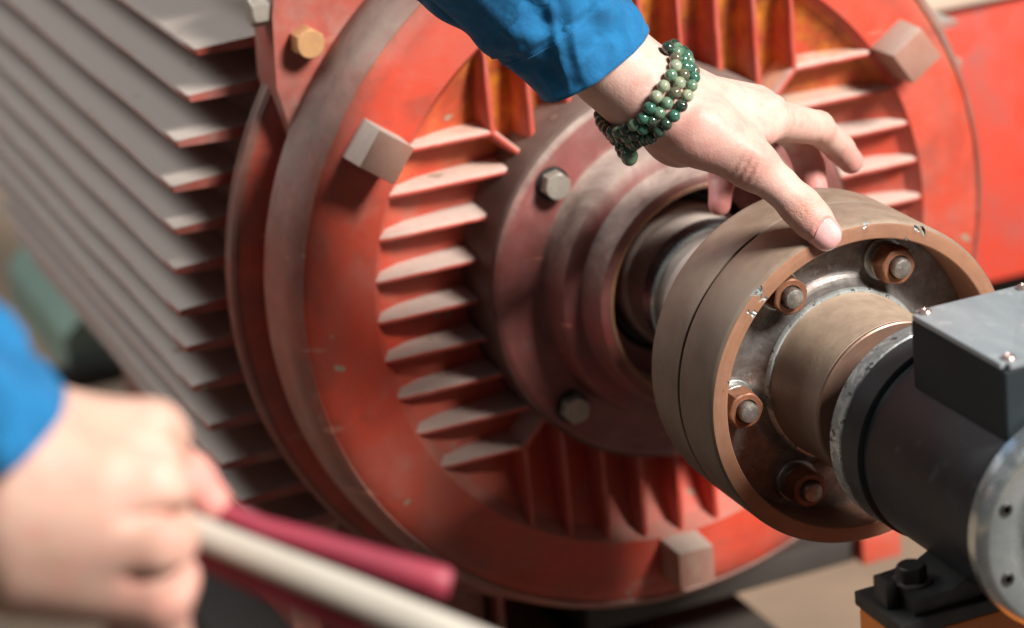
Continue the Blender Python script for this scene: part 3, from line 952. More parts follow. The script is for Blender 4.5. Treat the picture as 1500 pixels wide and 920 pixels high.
def surface_nets(fd, name):
    F = fd.F; s = F < 0
    nx, ny, nz = F.shape
    c = np.zeros((nx - 1, ny - 1, nz - 1), np.int8)
    for i in (0, 1):
        for j in (0, 1):
            for k in (0, 1):
                c += s[i:nx - 1 + i, j:ny - 1 + j, k:nz - 1 + k]
    act = (c > 0) & (c < 8)
    idx = np.full(act.shape, -1, np.int64)
    cells = np.argwhere(act)
    idx[act] = np.arange(len(cells))
    P = np.zeros((len(cells), 3)); W = np.zeros(len(cells))
    offs = [(i, j, k) for i in (0, 1) for j in (0, 1) for k in (0, 1)]
    for a in offs:
        for b in offs:
            if sum(abs(a[t] - b[t]) for t in range(3)) != 1 or a > b: continue
            fa = F[cells[:, 0] + a[0], cells[:, 1] + a[1], cells[:, 2] + a[2]]
            fb = F[cells[:, 0] + b[0], cells[:, 1] + b[1], cells[:, 2] + b[2]]
            m = (fa < 0) != (fb < 0)
            t = np.where(m, fa / np.where(m, fa - fb, 1), 0)
            q = np.array(a) + t[:, None] * (np.array(b) - np.array(a))
            P += q * m[:, None]; W += m
    P = fd.lo + fd.h * (cells + P / W[:, None])
    quads = []
    for ax in range(3):
        sl0 = [slice(None)] * 3; sl1 = [slice(None)] * 3
        sl0[ax] = slice(0, -1); sl1[ax] = slice(1, None)
        A, B = s[tuple(sl0)], s[tuple(sl1)]
        e = np.argwhere(A != B)
        u, v = [(1, 2), (2, 0), (0, 1)][ax]
        e = e[(e[:, u] > 0) & (e[:, v] > 0) & (e[:, u] < F.shape[u] - 1) & (e[:, v] < F.shape[v] - 1)]
        inside = A[e[:, 0], e[:, 1], e[:, 2]]
        def cell(du, dv):
            q = e.copy(); q[:, u] += du; q[:, v] += dv
            return idx[q[:, 0], q[:, 1], q[:, 2]]
        Q = np.stack([cell(-1, -1), cell(0, -1), cell(0, 0), cell(-1, 0)], 1)
        Q[~inside] = Q[~inside][:, ::-1]
        quads.append(Q)
    Q = np.concatenate(quads)
    Q = Q[(Q >= 0).all(1)]
    me = bpy.data.meshes.new(name)
    me.from_pydata(P.tolist(), [], Q.tolist())
    me.validate()
    me.polygons.foreach_set('use_smooth', [True] * len(me.polygons))
    return me, P


def relax(me, P, it=2):
    n = len(P)
    E = np.array([e.vertices[:] for e in me.edges])
    deg = np.bincount(E.ravel(), minlength=n)[:, None]
    for _ in range(it):
        for lam in (0.5, -0.52):
            S = np.zeros_like(P)
            np.add.at(S, E[:, 0], P[E[:, 1]]); np.add.at(S, E[:, 1], P[E[:, 0]])
            P = P + lam * (S / np.maximum(deg, 1) - P)
    me.vertices.foreach_set('co', P.ravel())
    me.update()
    return P


def paint(me, P, name, spots):
    v = np.zeros(len(P))
    for c, r, w in spots:
        d = np.linalg.norm(P - np.array(c), axis=1) / r
        v = np.maximum(v, w * np.clip(1.25 - d, 0, 1))
    a = me.attributes.new(name, 'FLOAT', 'POINT')
    a.data.foreach_set('value', np.clip(v, 0, 1).astype(np.float32))


def V(p): return np.array(p[:], float)


# ------------------------------------------------------------------ person
person = root('person', (-0.95, -0.35, floor_z), 'person in blue work sleeves touching the coupling and gripping a crimson tool', 'person')

h = {}
h['wrist'] = V(PX(952, 138, 0.040))
DW = float((Vector(h['wrist'].tolist()) - CT).dot(CR.transposed() @ Vector((0, 0, -1))))
h['wr0'] = V(PD(902, 97, DW + 0.0))
h['arm'] = V(PD(850, 50, DW + 0.004))
h['elbow'] = V(PD(760, -45, DW + 0.004))
h['carp'] = V(PX(1000, 165, 0.045))
h['cmc'] = V(PX(1020, 192, 0.030))
h['tmcp'] = V(PX(1104, 243, 0.018))
h['tmid'] = V(PX(1140, 271, 0.014))
h['tip'] = V(PX(1172, 302, 0.0085))
h['tend'] = V(PX(1209, 343, -0.0005))
h['i1'] = V(PX(1122, 174, 0.052)); h['i2'] = V(PX(1197, 187, 0.078)); h['i3'] = V(PX(1230, 217, 0.094)); h['i4'] = V(PX(1246, 236, 0.098))
h['m1'] = V(PX(1112, 163, 0.076)); h['m2'] = V(PX(1166, 196, 0.106)); h['m3'] = V(PX(1186, 245, 0.108)); h['m4'] = V(PX(1195, 284, 0.101))
h['r1'] = V(PX(1086, 158, 0.094)); h['r2'] = V(PX(1110, 205, 0.122)); h['r3'] = V(PX(1106, 240, 0.124)); h['r4'] = V(PX(1103, 262, 0.120))
h['p1'] = V(PX(1055, 163, 0.108)); h['p2'] = V(PX(1056, 218, 0.130)); h['p3'] = V(PX(1057, 264, 0.126)); h['p4'] = V(PX(1054, 300, 0.114))
up = V(CAMY); away = V(CAMZ); rt = V(CAMX)
tow0 = -away
carpR = h['carp'] + away * 0.018 - up * 0.002
carpI = h['carp'] + away * 0.004 + up * 0.004
carpP = h['carp'] + away * 0.028 - up * 0.004
HAND = [
    (0, [(0.012, h['elbow'], h['arm'], 0.026, 0.0200),
         (0.014, h['arm'], h['wr0'], 0.0195, 0.0182),
         (0.014, h['arm'] + away * 0.010, h['wr0'] + away * 0.011, 0.0192, 0.0178),
         (0.016, h['wr0'], h['wrist'], 0.0182, 0.0180),
         (0.016, h['wr0'] + away * 0.011, h['wrist'] + away * 0.013, 0.0178, 0.0172),
         (0.018, h['wrist'], carpI, 0.0180, 0.0172),
         (0.018, h['wrist'] + away * 0.013, carpP, 0.0180, 0.0165),
         (0.014, carpI, h['i1'], 0.0165, 0.0118),
         (0.014, carpI + away * 0.008, h['m1'], 0.0165, 0.0118),
         (0.014, carpR, h['r1'], 0.0165, 0.0112),
         (0.014, carpP, h['p1'], 0.0160, 0.0105),
         # extensor tendons raised on the back of the hand
         (0.005, carpI + up * 0.0140 + tow0 * 0.004, h['i1'] + up * 0.0092 + tow0 * 0.0045, 0.0028, 0.0034),
         (0.005, carpI + up * 0.0150 + away * 0.006, h['m1'] + up * 0.0100, 0.0026, 0.0032),
         (0.006, h['cmc'] + up * 0.006 + tow0 * 0.0125, h['tmcp'] + up * 0.004 + tow0 * 0.0102, 0.0030, 0.0028),
         (0.004, h['i1'] + up * 0.006 + tow0 * 0.006, h['i1'] + up * 0.0065 + tow0 * 0.006 + rt * 0.004, 0.0050, 0.0050),
         # palm flesh under the bones
         (0.014, carpR - up * 0.008, (h['m1'] + h['r1']) / 2 - up * 0.012, 0.0150, 0.0100),
         # thenar mass and thumb metacarpal
         (0.016, h['carp'] - up * 0.004, h['cmc'], 0.0165, 0.0155),
         (0.014, h['cmc'], h['tmcp'], 0.0152, 0.0118),
         # web between thumb and index
         (0.012, h['cmc'] + up * 0.004 + rt * 0.006, h['tmcp'] + up * 0.0115 + rt * 0.0005 + away * 0.008, 0.0115, 0.0060),
         (0.012, h['cmc'] + away * 0.008 + up * 0.004, (h['tmcp'] + 2.4 * h['i1']) / 3.4 + away * 0.0, 0.0110, 0.0070)]),
    (0.007, [(0.006, h['tmcp'], h['tmid'], 0.0116, 0.0091),
             (0.005, h['tmid'], h['tip'], 0.0091, 0.0097),
             (0.006, h['tip'], h['tip'] * 0.5 + h['tend'] * 0.5, 0.0097, 0.0094),
             (0.005, h['tip'] * 0.5 + h['tend'] * 0.5, h['tend'], 0.0095, 0.0080)]),
    (0.007, [(0.006, h['i1'], h['i2'], 0.0112, 0.0088), (0.004, h['i2'], h['i3'], 0.0087, 0.0074), (0.005, h['i3'], h['i4'], 0.0074, 0.0068)]),
    (0.005, [(0.006, h['m1'], h['m2'], 0.0110, 0.0090), (0.004, h['m2'], h['m3'], 0.0088, 0.0078), (0.005, h['m3'], h['m4'], 0.0078, 0.0069)]),
    (0.005, [(0.006, h['r1'], h['r2'], 0.0105, 0.0085), (0.004, h['r2'], h['r3'], 0.0083, 0.0075), (0.005, h['r3'], h['r4'], 0.0074, 0.0066)]),
    (0.005, [(0.006, h['p1'], h['p2'], 0.0098, 0.0076), (0.004, h['p2'], h['p3'], 0.0074, 0.0068), (0.005, h['p3'], h['p4'], 0.0068, 0.0060)]),
]
allp = np.array(list(h.values()))
fd = Field(allp.min(0) - 0.028, allp.max(0) + 0.022, 0.0011)
build_field(fd, HAND)


def groove(fd, c, n, width, depth, rad):
    """a shallow crease: plane through c with normal n, fading with distance rad"""
    r = fd.block(np.array(c) - rad * 1.6, np.array(c) + rad * 1.6)
    sl, X = r
    n = np.array(n) / np.linalg.norm(n)
    d = X - np.array(c, np.float32)
    t = d @ n.astype(np.float32)
    q = np.sqrt((d * d).sum(-1)) / rad
    fd.F[sl] += depth * np.exp(-(t / width) ** 2) * np.exp(-q ** 4)


tdir = (h['tend'] - h['tip']); tdir /= np.linalg.norm(tdir)
tow = -away                                        # towards the viewer
DT = float((Vector(h['tip'].tolist()) - CT).dot(CAMZ))
kn = V(PD(1178, 306, DT - 0.0092))
for o_, dp in ((-0.0050, 0.00035), (-0.0026, 0.0006), (0.0000, 0.00075), (0.0024, 0.0006), (0.0048, 0.00035)):
    groove(fd, kn + tdir * o_ - rt * 0.001, tdir + 0.25 * up * (o_ * 120), 0.0007, dp, 0.0065)
mk = h['tmcp'] + tow * 0.010
mdir = h['tmcp'] - h['cmc']; mdir /= np.linalg.norm(mdir)
for o_, dp in ((-0.0105, 0.0006), (-0.0065, 0.0009), (-0.0025, 0.0010), (0.0015, 0.0006)):
    groove(fd, mk + mdir * o_ - up * 0.004, mdir + rt * 0.25, 0.0011, dp, 0.0085)
groove(fd, h['i2'] - up * 0.006 + tow * 0.004, rt, 0.0010, 0.0006, 0.006)
groove(fd, h['i3'] - up * 0.004 + tow * 0.005, rt + 0.6 * (-up), 0.0009, 0.0006, 0.006)
groove(fd, h['p3'] + tow * 0.005, up, 0.0009, 0.0005, 0.007)
for o_ in (-0.003, 0.0, 0.003):
    groove(fd, h['i2'] + up * 0.0065 + tow * 0.004 + rt * o_, rt, 0.0007, 0.00045, 0.0055)
    groove(fd, h['i3'] + up * 0.004 + rt * 0.004 + tow * 0.003 + (rt * 0.7 - up * 0.7) * o_ * 0.7, rt * 0.7 - up * 0.7, 0.0006, 0.0004, 0.0045)
NC = V(PX(1217, 346, -0.008))
NN = (tow * 0.80 + up * 0.46 + rt * 0.36); NN /= np.linalg.norm(NN)
NA = tdir - NN * (tdir @ NN); NA /= np.linalg.norm(NA); NB = np.cross(NN, NA)
sl, X = fd.block(NC - 0.014, NC + 0.014)
uu_ = (X - NC.astype(np.float32)) @ NA.astype(np.float32); vv_ = (X - NC.astype(np.float32)) @ NB.astype(np.float32); ww_ = (X - NC.astype(np.float32)) @ NN.astype(np.float32)
oo_ = (np.abs(uu_ / 0.0076) ** 2.6 + np.abs(vv_ / 0.0062) ** 2.6) ** (1 / 2.6)
fd.F[sl] += np.where(ww_ > -0.004, 0.0004 / (1 + np.exp((oo_ - 1.0) * 14)) - 0.0008 * np.exp(-((oo_ - 1.22) / 0.16) ** 2) * (uu_ < 0.003), 0)
me, P = surface_nets(fd, 'left_hand_skin')
P = relax(me, P, 3)
rosy = [(h['tend'], 0.016, 0.55), (h['tip'], 0.010, 0.25), (h['i4'], 0.016, 0.85), (h['i3'], 0.012, 0.6), (h['i2'], 0.011, 0.35), (h['m4'], 0.03, 0.95), (h['m3'], 0.026, 0.9),
        (h['m2'] - up * 0.006, 0.014, 0.8), (h['p4'], 0.022, 0.95), (h['p3'], 0.022, 0.8), (h['r3'], 0.03, 0.8), (mk, 0.016, 0.40), (h['cmc'] - up * 0.010 + tow * 0.008, 0.026, 0.42),
        (h['cmc'] - rt * 0.02 - up * 0.012, 0.02, 0.3), ((h['i1'] + h['tmcp']) / 2 + rt * 0.006, 0.012, 0.35)]
paint(me, P, 'rosy', rosy)
P_ = P - NC
uu_, vv_, ww_ = P_ @ NA, P_ @ NB, P_ @ NN
oo_ = (np.abs(uu_ / 0.0076) ** 2.6 + np.abs(vv_ / 0.0062) ** 2.6) ** (1 / 2.6)
nail_ring = np.where((ww_ > -0.005) & (uu_ < 0.005), np.exp(-((oo_ - 1.10) / 0.12) ** 2), 0) * 0.9
paint(me, P, 'crease', [(kn, 0.0085, 1.0), (mk - up * 0.004 - mdir * 0.004, 0.013, 0.55), (h['i2'] + up * 0.008, 0.008, 0.4), (h['i3'] + up * 0.006, 0.007, 0.4)])
at_ = me.attributes['rosy']
buf = np.zeros(len(P), np.float32); at_.data.foreach_get('value', buf)
at_.data.foreach_set('value', np.maximum(buf, nail_ring).astype(np.float32))
hand_obj = link('left_hand', me, SKIN, person)
HF = fd


def sample(fd, p):
    q = (np.array(p) - fd.lo) / fd.h
    i = np.floor(q).astype(int)
    if (i < 0).any() or (i >= fd.n - 1).any(): return 0.05
    f = q - i
    c = fd.F[i[0]:i[0] + 2, i[1]:i[1] + 2, i[2]:i[2] + 2].astype(float)
    c = c[0] * (1 - f[0]) + c[1] * f[0]
    c = c[0] * (1 - f[1]) + c[1] * f[1]
    return float(c[0] * (1 - f[2]) + c[1] * f[2])


# thumbnail: the shell of the thumb tip inside a rounded outline
nc = V(PX(1217, 346, -0.008))
nn = (tow * 0.80 + up * 0.46 + rt * 0.36); nn /= np.linalg.norm(nn)
na = tdir - nn * (tdir @ nn); na /= np.linalg.norm(na)
nb = np.cross(nn, na)
nf = Field(nc - 0.013, nc + 0.013, 0.00028)
sl, X = nf.block(nc - 0.013, nc + 0.013)
Xd = X.reshape(-1, 3)
G = None
for p in HAND[1][1]:
    d = d_cone(X, *p[1:5]); G = d if G is None else smin(G, d, p[0])
u_ = (X - nc.astype(np.float32)) @ na.astype(np.float32)
v_ = (X - nc.astype(np.float32)) @ nb.astype(np.float32)
w_ = (X - nc.astype(np.float32)) @ nn.astype(np.float32)
outline = ((np.abs(u_ / 0.0076) ** 2.6 + np.abs(v_ / 0.0062) ** 2.6) ** (1 / 2.6) - 1) * 0.0062
shell = np.maximum(G - 0.00045, -(G + 0.0012))
nf.F[sl] = np.maximum(np.maximum(shell, outline), -(w_ + 0.010))
nme, nP = surface_nets(nf, 'fingernail')
nP = relax(nme, nP, 2)
link('fingernail', nme, NAIL, hand_obj)

# ------------------------------------------------------------------ sleeves


def sleeve(name, secs, nseg=120, nring=90, thick=0.0014, amp=1.0, seed=0.0, mat=CLOTH):
    """secs: (t, centre, e1, e2, r1, r2) cross-sections from the cuff to the upper arm"""
    bm = bmesh.new()
    uvl = bm.loops.layers.uv.new('UVMap')
    ts = [s[0] for s in secs]
    L = ts[-1]
    rows = []
    info = []
    def interp(t):
        for a, b in zip(secs, secs[1:]):
            if t <= b[0] + 1e-9:
                f = (t - a[0]) / (b[0] - a[0])
                f2 = f
                return [a[k] * (1 - f2) + b[k] * f2 for k in range(1, 6)]
        return list(secs[-1][1:])
    for j in range(nring + 1):
        t = L * (j / nring)
        c, e1, e2, r1, r2 = interp(t)
        row = []
        for i in range(nseg):
            a = 2 * PI * i / nseg
            q = Vector((math.cos(a) * 1.6 + seed, math.sin(a) * 1.6, t * 26))
            w = mnoise.noise(q * 1.1) * 0.0040 + mnoise.noise(Vector((q.x * 1.5 + 3, q.y * 1.5, q.z * 2.6 + q.x * 1.2))) * 0.0024
            w += abs(mnoise.noise(Vector((q.x * 0.9 + 9, q.y * 1.1, q.z * 1.5 - q.x * 1.8)))) * -0.0042
            fade = min(1.0, 0.30 + t / 0.03)
            w *= amp * fade
            # hem roll and the stitched cuff seam
            w += 0.0006 * math.exp(-((t - 0.0015) / 0.0015) ** 2)
            w -= 0.0016 * math.exp(-((t - 0.0335) / 0.0014) ** 2)
            w += 0.0009 * math.exp(-((t - 0.0362) / 0.0016) ** 2)
            p = c + e1 * ((r1 + w) * math.cos(a)) + e2 * ((r2 + w) * math.sin(a))
            row.append(p)
        rows.append(row)
    P3 = [[bm.verts.new(p) for p in r] for r in rows]
    inner = []
    for j in (0, 1, 2, 4, 8, 14, 24, nring):
        c = interp(L * j / nring)[0]
        inner.append([bm.verts.new(p + (c - p).normalized() * thick) for p in rows[j]])
    per = 0.24
    def quad(A, B, i, k, v0, v1):
        f = bm.faces.new((A[i], A[k], B[k], B[i]))
        for lp, (uu, vv) in zip(f.loops, ((i, v0), (i + 1, v0), (i + 1, v1), (i, v1))):
            lp[uvl].uv = (uu / nseg * per, vv)
    for j in range(nring):
        for i in range(nseg):
            quad(P3[j], P3[j + 1], i, (i + 1) % nseg, L * j / nring, L * (j + 1) / nring)
    for A, B in zip(inner, inner[1:]):
        for i in range(nseg):
            quad(B, A, i, (i + 1) % nseg, 0, 0.01)
    for i in range(nseg):
        quad(inner[0], P3[0], i, (i + 1) % nseg, 0, 0.001)
        quad(P3[-1], inner[-1], i, (i + 1) % nseg, 0, 0.001)
    me = finish(bm, name, 180)
    me.materials.append(mat)
    return me, rows


UPc, RTc, AW = Vector(CAMY), Vector(CAMX), Vector(CAMZ)
e1 = (RTc * 0.815 + UPc * 0.58).normalized()
axis_s = (RTc * -0.60 + UPc * 0.78).normalized()


def sec(t, u, v, dep, half_px, flat_, e1_=None, tilt=-0.20):
    c = PD(u, v, dep)
    ee = (e1_ or e1)
    ax = ee.cross(AW).normalized()
    e2 = (AW + ax * tilt).normalized()
    r1 = half_px / FPX * dep
    return (t, c, ee, e2, r1, r1 * flat_)


dz0 = DW + 0.004
S1 = [sec(0.0, 871, 96, dz0 - 0.000, 93, 1.02, tilt=0.30),
      sec(0.018, 843, 58, dz0 - 0.000, 101, 1.0, tilt=0.30),
      sec(0.038, 808, 14, dz0 - 0.002, 114, 1.0, tilt=0.30),
      sec(0.075, 742, -66, dz0 - 0.006, 138, 1.0, tilt=0.26),
      sec(0.16, 590, -240, dz0 - 0.065, 165, 0.88, tilt=0.2),
      sec(0.30, 330, -520, dz0 - 0.14, 190, 0.9, tilt=0.2)]
sm, rows = sleeve('sleeve', S1, 144, 150, seed=1.3, amp=1.1)
sl_obj = link('sleeve', sm, None, person)
# stitches of the cuff seam
bm = bmesh.new()
jr = int(round(0.0300 / 0.30 * 150))
rw = rows[jr]
cc = sum((Vector(p) for p in rw), Vector()) / len(rw)
for i in range(0, 144):
    p, q = Vector(rw[i]), Vector(rw[(i + 1) % 144])
    o1 = (p - cc).normalized()
    a_, b_ = p.lerp(q, 0.12) + o1 * 0.0002, p.lerp(q, 0.80) + o1 * 0.0002
    tdd = (b_ - a_).normalized(); sd = tdd.cross(o1)
    A = [a_ + sd * 0.00022, a_ + o1 * 0.00030, a_ - sd * 0.00022]; B = [b_ + sd * 0.00022, b_ + o1 * 0.00030, b_ - sd * 0.00022]
    va = [bm.verts.new(x) for x in A]; vb = [bm.verts.new(x) for x in B]
    bm.faces.new(va); bm.faces.new(vb[::-1])
    for k in range(3): bm.faces.new((va[k], vb[k], vb[(k + 1) % 3], va[(k + 1) % 3]))
link('stitching', finish(bm, 'stitching', 60), THREAD, sl_obj)

# ------------------------------------------------------------------ near fist
D0 = 0.865
def F(u, v, dd=0.0): return V(PD(u - 50, v + 6, D0 + dd))
f = {}
f['el'] = F(-100, 470, 0.006); f['wr'] = F(48, 668, 0.010)
kI, kM, kR, kP = F(268, 636, 0.012), F(268, 704, -0.008), F(278, 786, -0.010), F(276, 862, 0.0)
FIST = [
    (0, [(0.02, f['el'], f['wr'], 0.021, 0.0235), (0.02, f['el'] + away * 0.01, f['wr'] + away * 0.012, 0.021, 0.0235),
         (0.02, F(60, 665, 0.004), kI, 0.0235, 0.0125), (0.02, F(80, 690, -0.006), kM, 0.0240, 0.0125),
         (0.02, F(90, 730, -0.006), kR, 0.0235, 0.0125), (0.02, F(95, 800, 0.0), kP, 0.0230, 0.0120),
         (0.02, F(90, 700, 0.02), F(235, 730, 0.020), 0.026, 0.0200)]),
    (0.008, [(0.006, kI, F(282, 690, 0.040), 0.0115, 0.0098), (0.005, F(282, 690, 0.040), F(255, 745, 0.048), 0.0095, 0.0085)]),
    (0.006, [(0.006, kM, F(300, 772, 0.006) if False else F(292, 765, 0.014), 0.0118, 0.0100), (0.005, F(292, 765, 0.014), F(268, 805, 0.034), 0.0098, 0.0088)]),
    (0.006, [(0.006, kR, F(296, 842, 0.008), 0.0118, 0.0100), (0.005, F(296, 842, 0.008), F(262, 880, 0.030), 0.0096, 0.0085)]),
    (0.006, [(0.006, kP, F(286, 925, 0.012), 0.0112, 0.0094), (0.005, F(286, 925, 0.012), F(225, 940, 0.032), 0.0092, 0.008)]),
    (0.008, [(0.008, F(150, 660, 0.030), F(270, 660, 0.062), 0.016, 0.0110), (0.006, F(270, 660, 0.062), F(326, 694, 0.060), 0.0102, 0.0086), (0.005, F(326, 694, 0.060), F(358, 732, 0.054), 0.0086, 0.0076)]),
]
pts = np.array([q for g_ in FIST for p in g_[1] for q in (p[1], p[2])])
ff = Field(pts.min(0) - 0.045, pts.max(0) + 0.03, 0.0017)
build_field(ff, FIST)
for q1, q2 in ((kI, kM), (kM, kR), (kR, kP)):
    mid_ = (q1 + q2) / 2
    groove(ff, mid_ - away * 0.006 + rt * 0.006, (q1 - q2), 0.0024, 0.0034, 0.015)
    groove(ff, mid_ + rt * 0.014 + away * 0.008, (q1 - q2), 0.0022, 0.0040, 0.017)
me, P = surface_nets(ff, 'right_hand_skin')
P = relax(me, P, 2)
paint(me, P, 'rosy', [(F(352, 722, 0.056), 0.020, 1.0), (F(310, 690, 0.06), 0.016, 0.6), (kM, 0.014, 0.2), (kR, 0.016, 0.30), (kI, 0.012, 0.25), (F(282, 842, 0), 0.018, 0.5), (kP, 0.02, 0.45)])
paint(me, P, 'crease', [])
link('right_hand', me, skin('skin_darkened', tone=(0.56, 0.365, 0.285, 1), tone2=(0.48, 0.29, 0.215, 1)), person)  # same skin, coloured darker to offset the strong light on this fist

e1f = (RTc * 0.81 + UPc * 0.58).normalized()
def sec2(t, u, v, dep, half_px, flat_, tilt=-0.45):
    c = PD(u, v, dep)
    ax = (RTc * 0.58 - UPc * 0.81)
    e2 = (AW + ax * tilt).normalized()
    r1 = half_px / FPX * dep
    return (t, c, e1f, e2, r1, r1 * flat_)
S2 = [sec2(0.0, 10, 634, D0 - 0.014, 106, 1.35), sec2(0.03, -52, 566, D0 - 0.012, 114, 1.35), sec2(0.08, -150, 470, D0 - 0.004, 128, 1.3), sec2(0.2, -400, 240, D0 + 0.03, 160, 1.1), sec2(0.32, -640, 20, D0 + 0.07, 190, 1.0)]
sm, _ = sleeve('sleeve', S2, 96, 80, seed=5.1, amp=1.2)
link('sleeve', sm, None, person)

# ------------------------------------------------------------------ bracelet
br = root('bracelet', V(PX(955, 145, 0.04)).tolist(), 'green jade bead bracelet in several strands around the wrist above the coupling', 'bracelet')
BR = 0.0032


def bead_mesh(r, i):
    bm = bmesh.new()
    bmesh.ops.create_uvsphere(bm, u_segments=24, v_segments=14, radius=r)
    return finish(bm, 'bead', 180)


bead_mes = []
for i, m_ in enumerate(JADES):
    k = bead_mesh(BR, i); k.materials.append(m_); bead_mes.append(k)
beads = []


def put_bead(p, mi, s=1.0):
    beads.append(p)
    mtx = Matrix.Translation(p) @ Matrix.Rotation(random.uniform(0, 6), 4, Vector((random.random(), random.random(), 1)).normalized()) @ Matrix.Scale(s, 4)
    o = bpy.data.objects.new('bead', bead_mes[mi])
    COL.objects.link(o)
    o.parent = br
    o.matrix_local = TOW[br.name].inverted() @ mtx


def on_skin(u, v, lift=0.0):
    """first place along the line of sight where a bead touches the skin or a placed bead"""
    d = (PD(u, v, 1.0) - CT)
    t = 1.18
    while t < 1.42:
        p = CT + d * t
        s_ = sample(HF, p) - BR * 1.0 - lift
        if s_ < 0.0001: return p
        t += max(min(s_, 0.01) * 0.7, 0.0004)
    return None


def from_zoom(l): return [(860 + a / 4.6, 60 + b / 4.6, k) for a, b, k in l]


S_a = from_zoom([(545, 45, 2), (605, 80, 0), (597, 118, 4), (595, 168, 1), (565, 232, 0), (515, 305, 1), (466, 376, 1), (422, 452, 3), (378, 520, 3)])
S_b = from_zoom([(625, 78, 3), (650, 130, 3), (660, 175, 3), (650, 228, 4), (622, 284, 1), (592, 350, 4), (537, 421, 0), (487, 486, 0), (437, 540, 2)])
S_c = from_zoom([(690, 180, 3), (718, 205, 4), (720, 248, 3), (702, 303, 0), (675, 370, 1), (635, 437, 2), (585, 505, 3), (531, 560, 2), (482, 611, 2), (428, 655, 2), (385, 668, 2)])
strands = []
for S in (S_a, S_b, S_c):
    pl_ = []
    for (u, v, k) in S:
        p = on_skin(u, v)
        if p is None:
            d = PD(u, v, 1.0) - CT
            # beads showing past the wrist outline sit at its flank: nearest approach to the skin
            best = min(((abs(sample(HF, CT + d * t_) - BR), t_) for t_ in np.arange(1.24, 1.36, 0.001)))
            p = CT + d * best[1]
        put_bead(p, k)
        pl_.append(p)
    strands.append(pl_)
# the part of the strands that runs round the far side of the wrist
wc = Vector(h['wrist'].tolist()) + AW * 0.006
wax = (Vector(h['carp'].tolist()) - Vector(h['wr0'].tolist())).normalized()
for pl_, shift in zip(strands, (-0.004, 0.0015, 0.007)):
    a_, b_ = pl_[-1], pl_[0]
    def pol(p):
        q = p - wc
        ax = q.dot(wax)
        return ax, q - wax * ax
    ax0, ra_ = pol(a_); ax1, rb_ = pol(b_)
    n0 = ra_.normalized()
    side = wax.cross(n0)
    th1 = math.atan2(rb_.dot(side), rb_.dot(n0))
    # travel the way that passes the far side
    mid = lambda s_: n0 * math.cos(s_) + side * math.sin(s_)
    if th1 < 0: th1 += 2 * PI
    if mid(th1 / 2).dot(AW) < 0: th1 -= 2 * PI
    steps = int(abs(th1) * 0.027 / (2 * BR))
    for i in range(1, steps):
        s_ = th1 * i / steps
        dr = mid(s_)
        o = wc + wax * (ax0 + (ax1 - ax0) * i / steps)
        r_ = 0.045
        while r_ > 0.01 and sample(HF, o + dr * r_) > BR: r_ -= 0.0005
        pb = o + dr * r_
        qc = CR @ (pb - CT)
        if 460 - FPX * qc.y / -qc.z < 66: continue
        put_bead(pb, random.choice((0, 2, 3, 2)))
# loose strands hanging under the wrist
for u, v, dd, k, s_ in [(108, 485, .012, 2, .8), (112, 535, .010, 2, .9), (140, 575, .006, 2, 1), (172, 603, .002, 2, 1), (210, 610, -.001, 2, 1), (252, 610, -.003, 2, 1), (296, 606, -.005, 2, .95),
                        (350, 590, -.012, 4, 1.0), (330, 648, -.012, 4, 1.0), (316, 700, -.010, 0, 1.0), (160, 632, .004, 2, .95), (190, 664, .003, 2, 1), (228, 682, .001, 2, .95), (262, 678, -.001, 2, .9),
                        (226, 720, .001, 3, .95), (240, 752, -.001, 2, .95), (258, 735, -.004, 0, .9), (330, 590, .0, 2, 1), (395, 640, -.004, 2, 1)]:
    put_bead(PD(860 + u / 4.6, 60 + v / 4.6, dz0 + 0.006 + dd), k, s_)
gb = bpy.data.meshes.new('pendant_bead')
bm = bmesh.new()
bmesh.ops.create_uvsphere(bm, u_segments=32, v_segments=20, radius=0.0043)
gme = finish(bm, 'pendant_bead', 180)
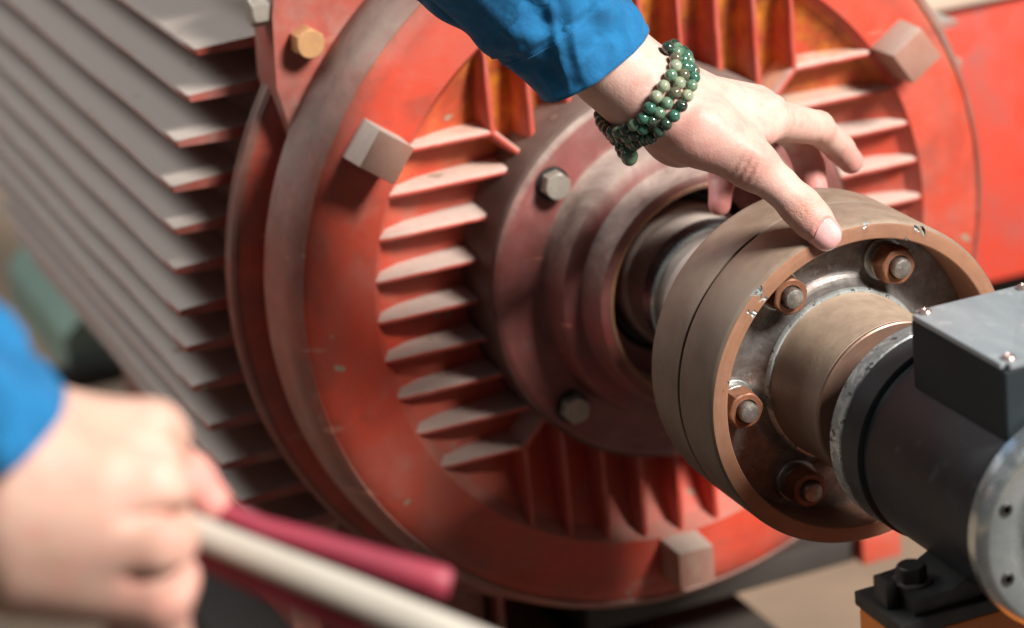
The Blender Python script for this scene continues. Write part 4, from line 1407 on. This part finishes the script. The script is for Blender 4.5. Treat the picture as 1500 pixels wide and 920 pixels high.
gme.transform(Matrix.Diagonal((1, 1, 1.12, 1)))
link('pendant_bead', gme, JADES[0], br, Matrix.Translation(PD(860 + 285 / 4.6, 60 + 778 / 4.6, dz0 + 0.001)))

# ------------------------------------------------------------------ hand tool


def tube(name, path, rad, seg=24, flat_=1.0, nrm=None):
    bm = bmesh.new()
    rings = []
    for i, p in enumerate(path):
        t = (Vector(path[min(i + 1, len(path) - 1)]) - Vector(path[max(i - 1, 0)])).normalized()
        s_ = t.cross(AW).normalized()
        w = t.cross(s_).normalized()
        r = rad[i] if isinstance(rad, (list, tuple)) else rad
        rings.append([bm.verts.new(Vector(p) + s_ * r * math.cos(2 * PI * k / seg) + w * r * flat_ * math.sin(2 * PI * k / seg)) for k in range(seg)])
    for A, B in zip(rings, rings[1:]):
        for k in range(seg):
            bm.faces.new((A[k], A[(k + 1) % seg], B[(k + 1) % seg], B[k]))
    bm.faces.new(rings[0]); bm.faces.new(rings[-1][::-1])
    return finish(bm, name, 45)


def G(u, v, dd): return PD(u, v, D0 + dd)
tool = root('hand_tool', G(460, 830, 0.02), 'hand tool with a cream metal bar between two crimson grips, held in the near fist', 'hand tool')
link('bar', tube('bar', [G(200, 738, 0.036), G(300, 783, 0.030), G(420, 832, 0.024), G(520, 872, 0.018), G(760, 972, 0.010)], [0.0048, 0.0052, 0.0056, 0.0060, 0.0066], 28, 0.6), CREAM, tool)
gp = [G(250, 716, 0.055), G(340, 757, 0.052), G(384, 776, 0.050), G(450, 795, 0.048), G(540, 823, 0.046), G(630, 850, 0.044), G(652, 857, 0.0435), G(659, 859, 0.0434)]
link('upper_grip', tube('upper_grip', gp, [0.0042, 0.0042, 0.0044, 0.0048, 0.0054, 0.0060, 0.0060, 0.0046], 28, 0.9), CRIMSON, tool)
link('lower_grip', tube('lower_grip', [G(270, 796, 0.040), G(330, 828, 0.036), G(420, 868, 0.030), G(540, 922, 0.024)], [0.0046, 0.0048, 0.0050, 0.0050], 28, 0.9), CRIMSON, tool)
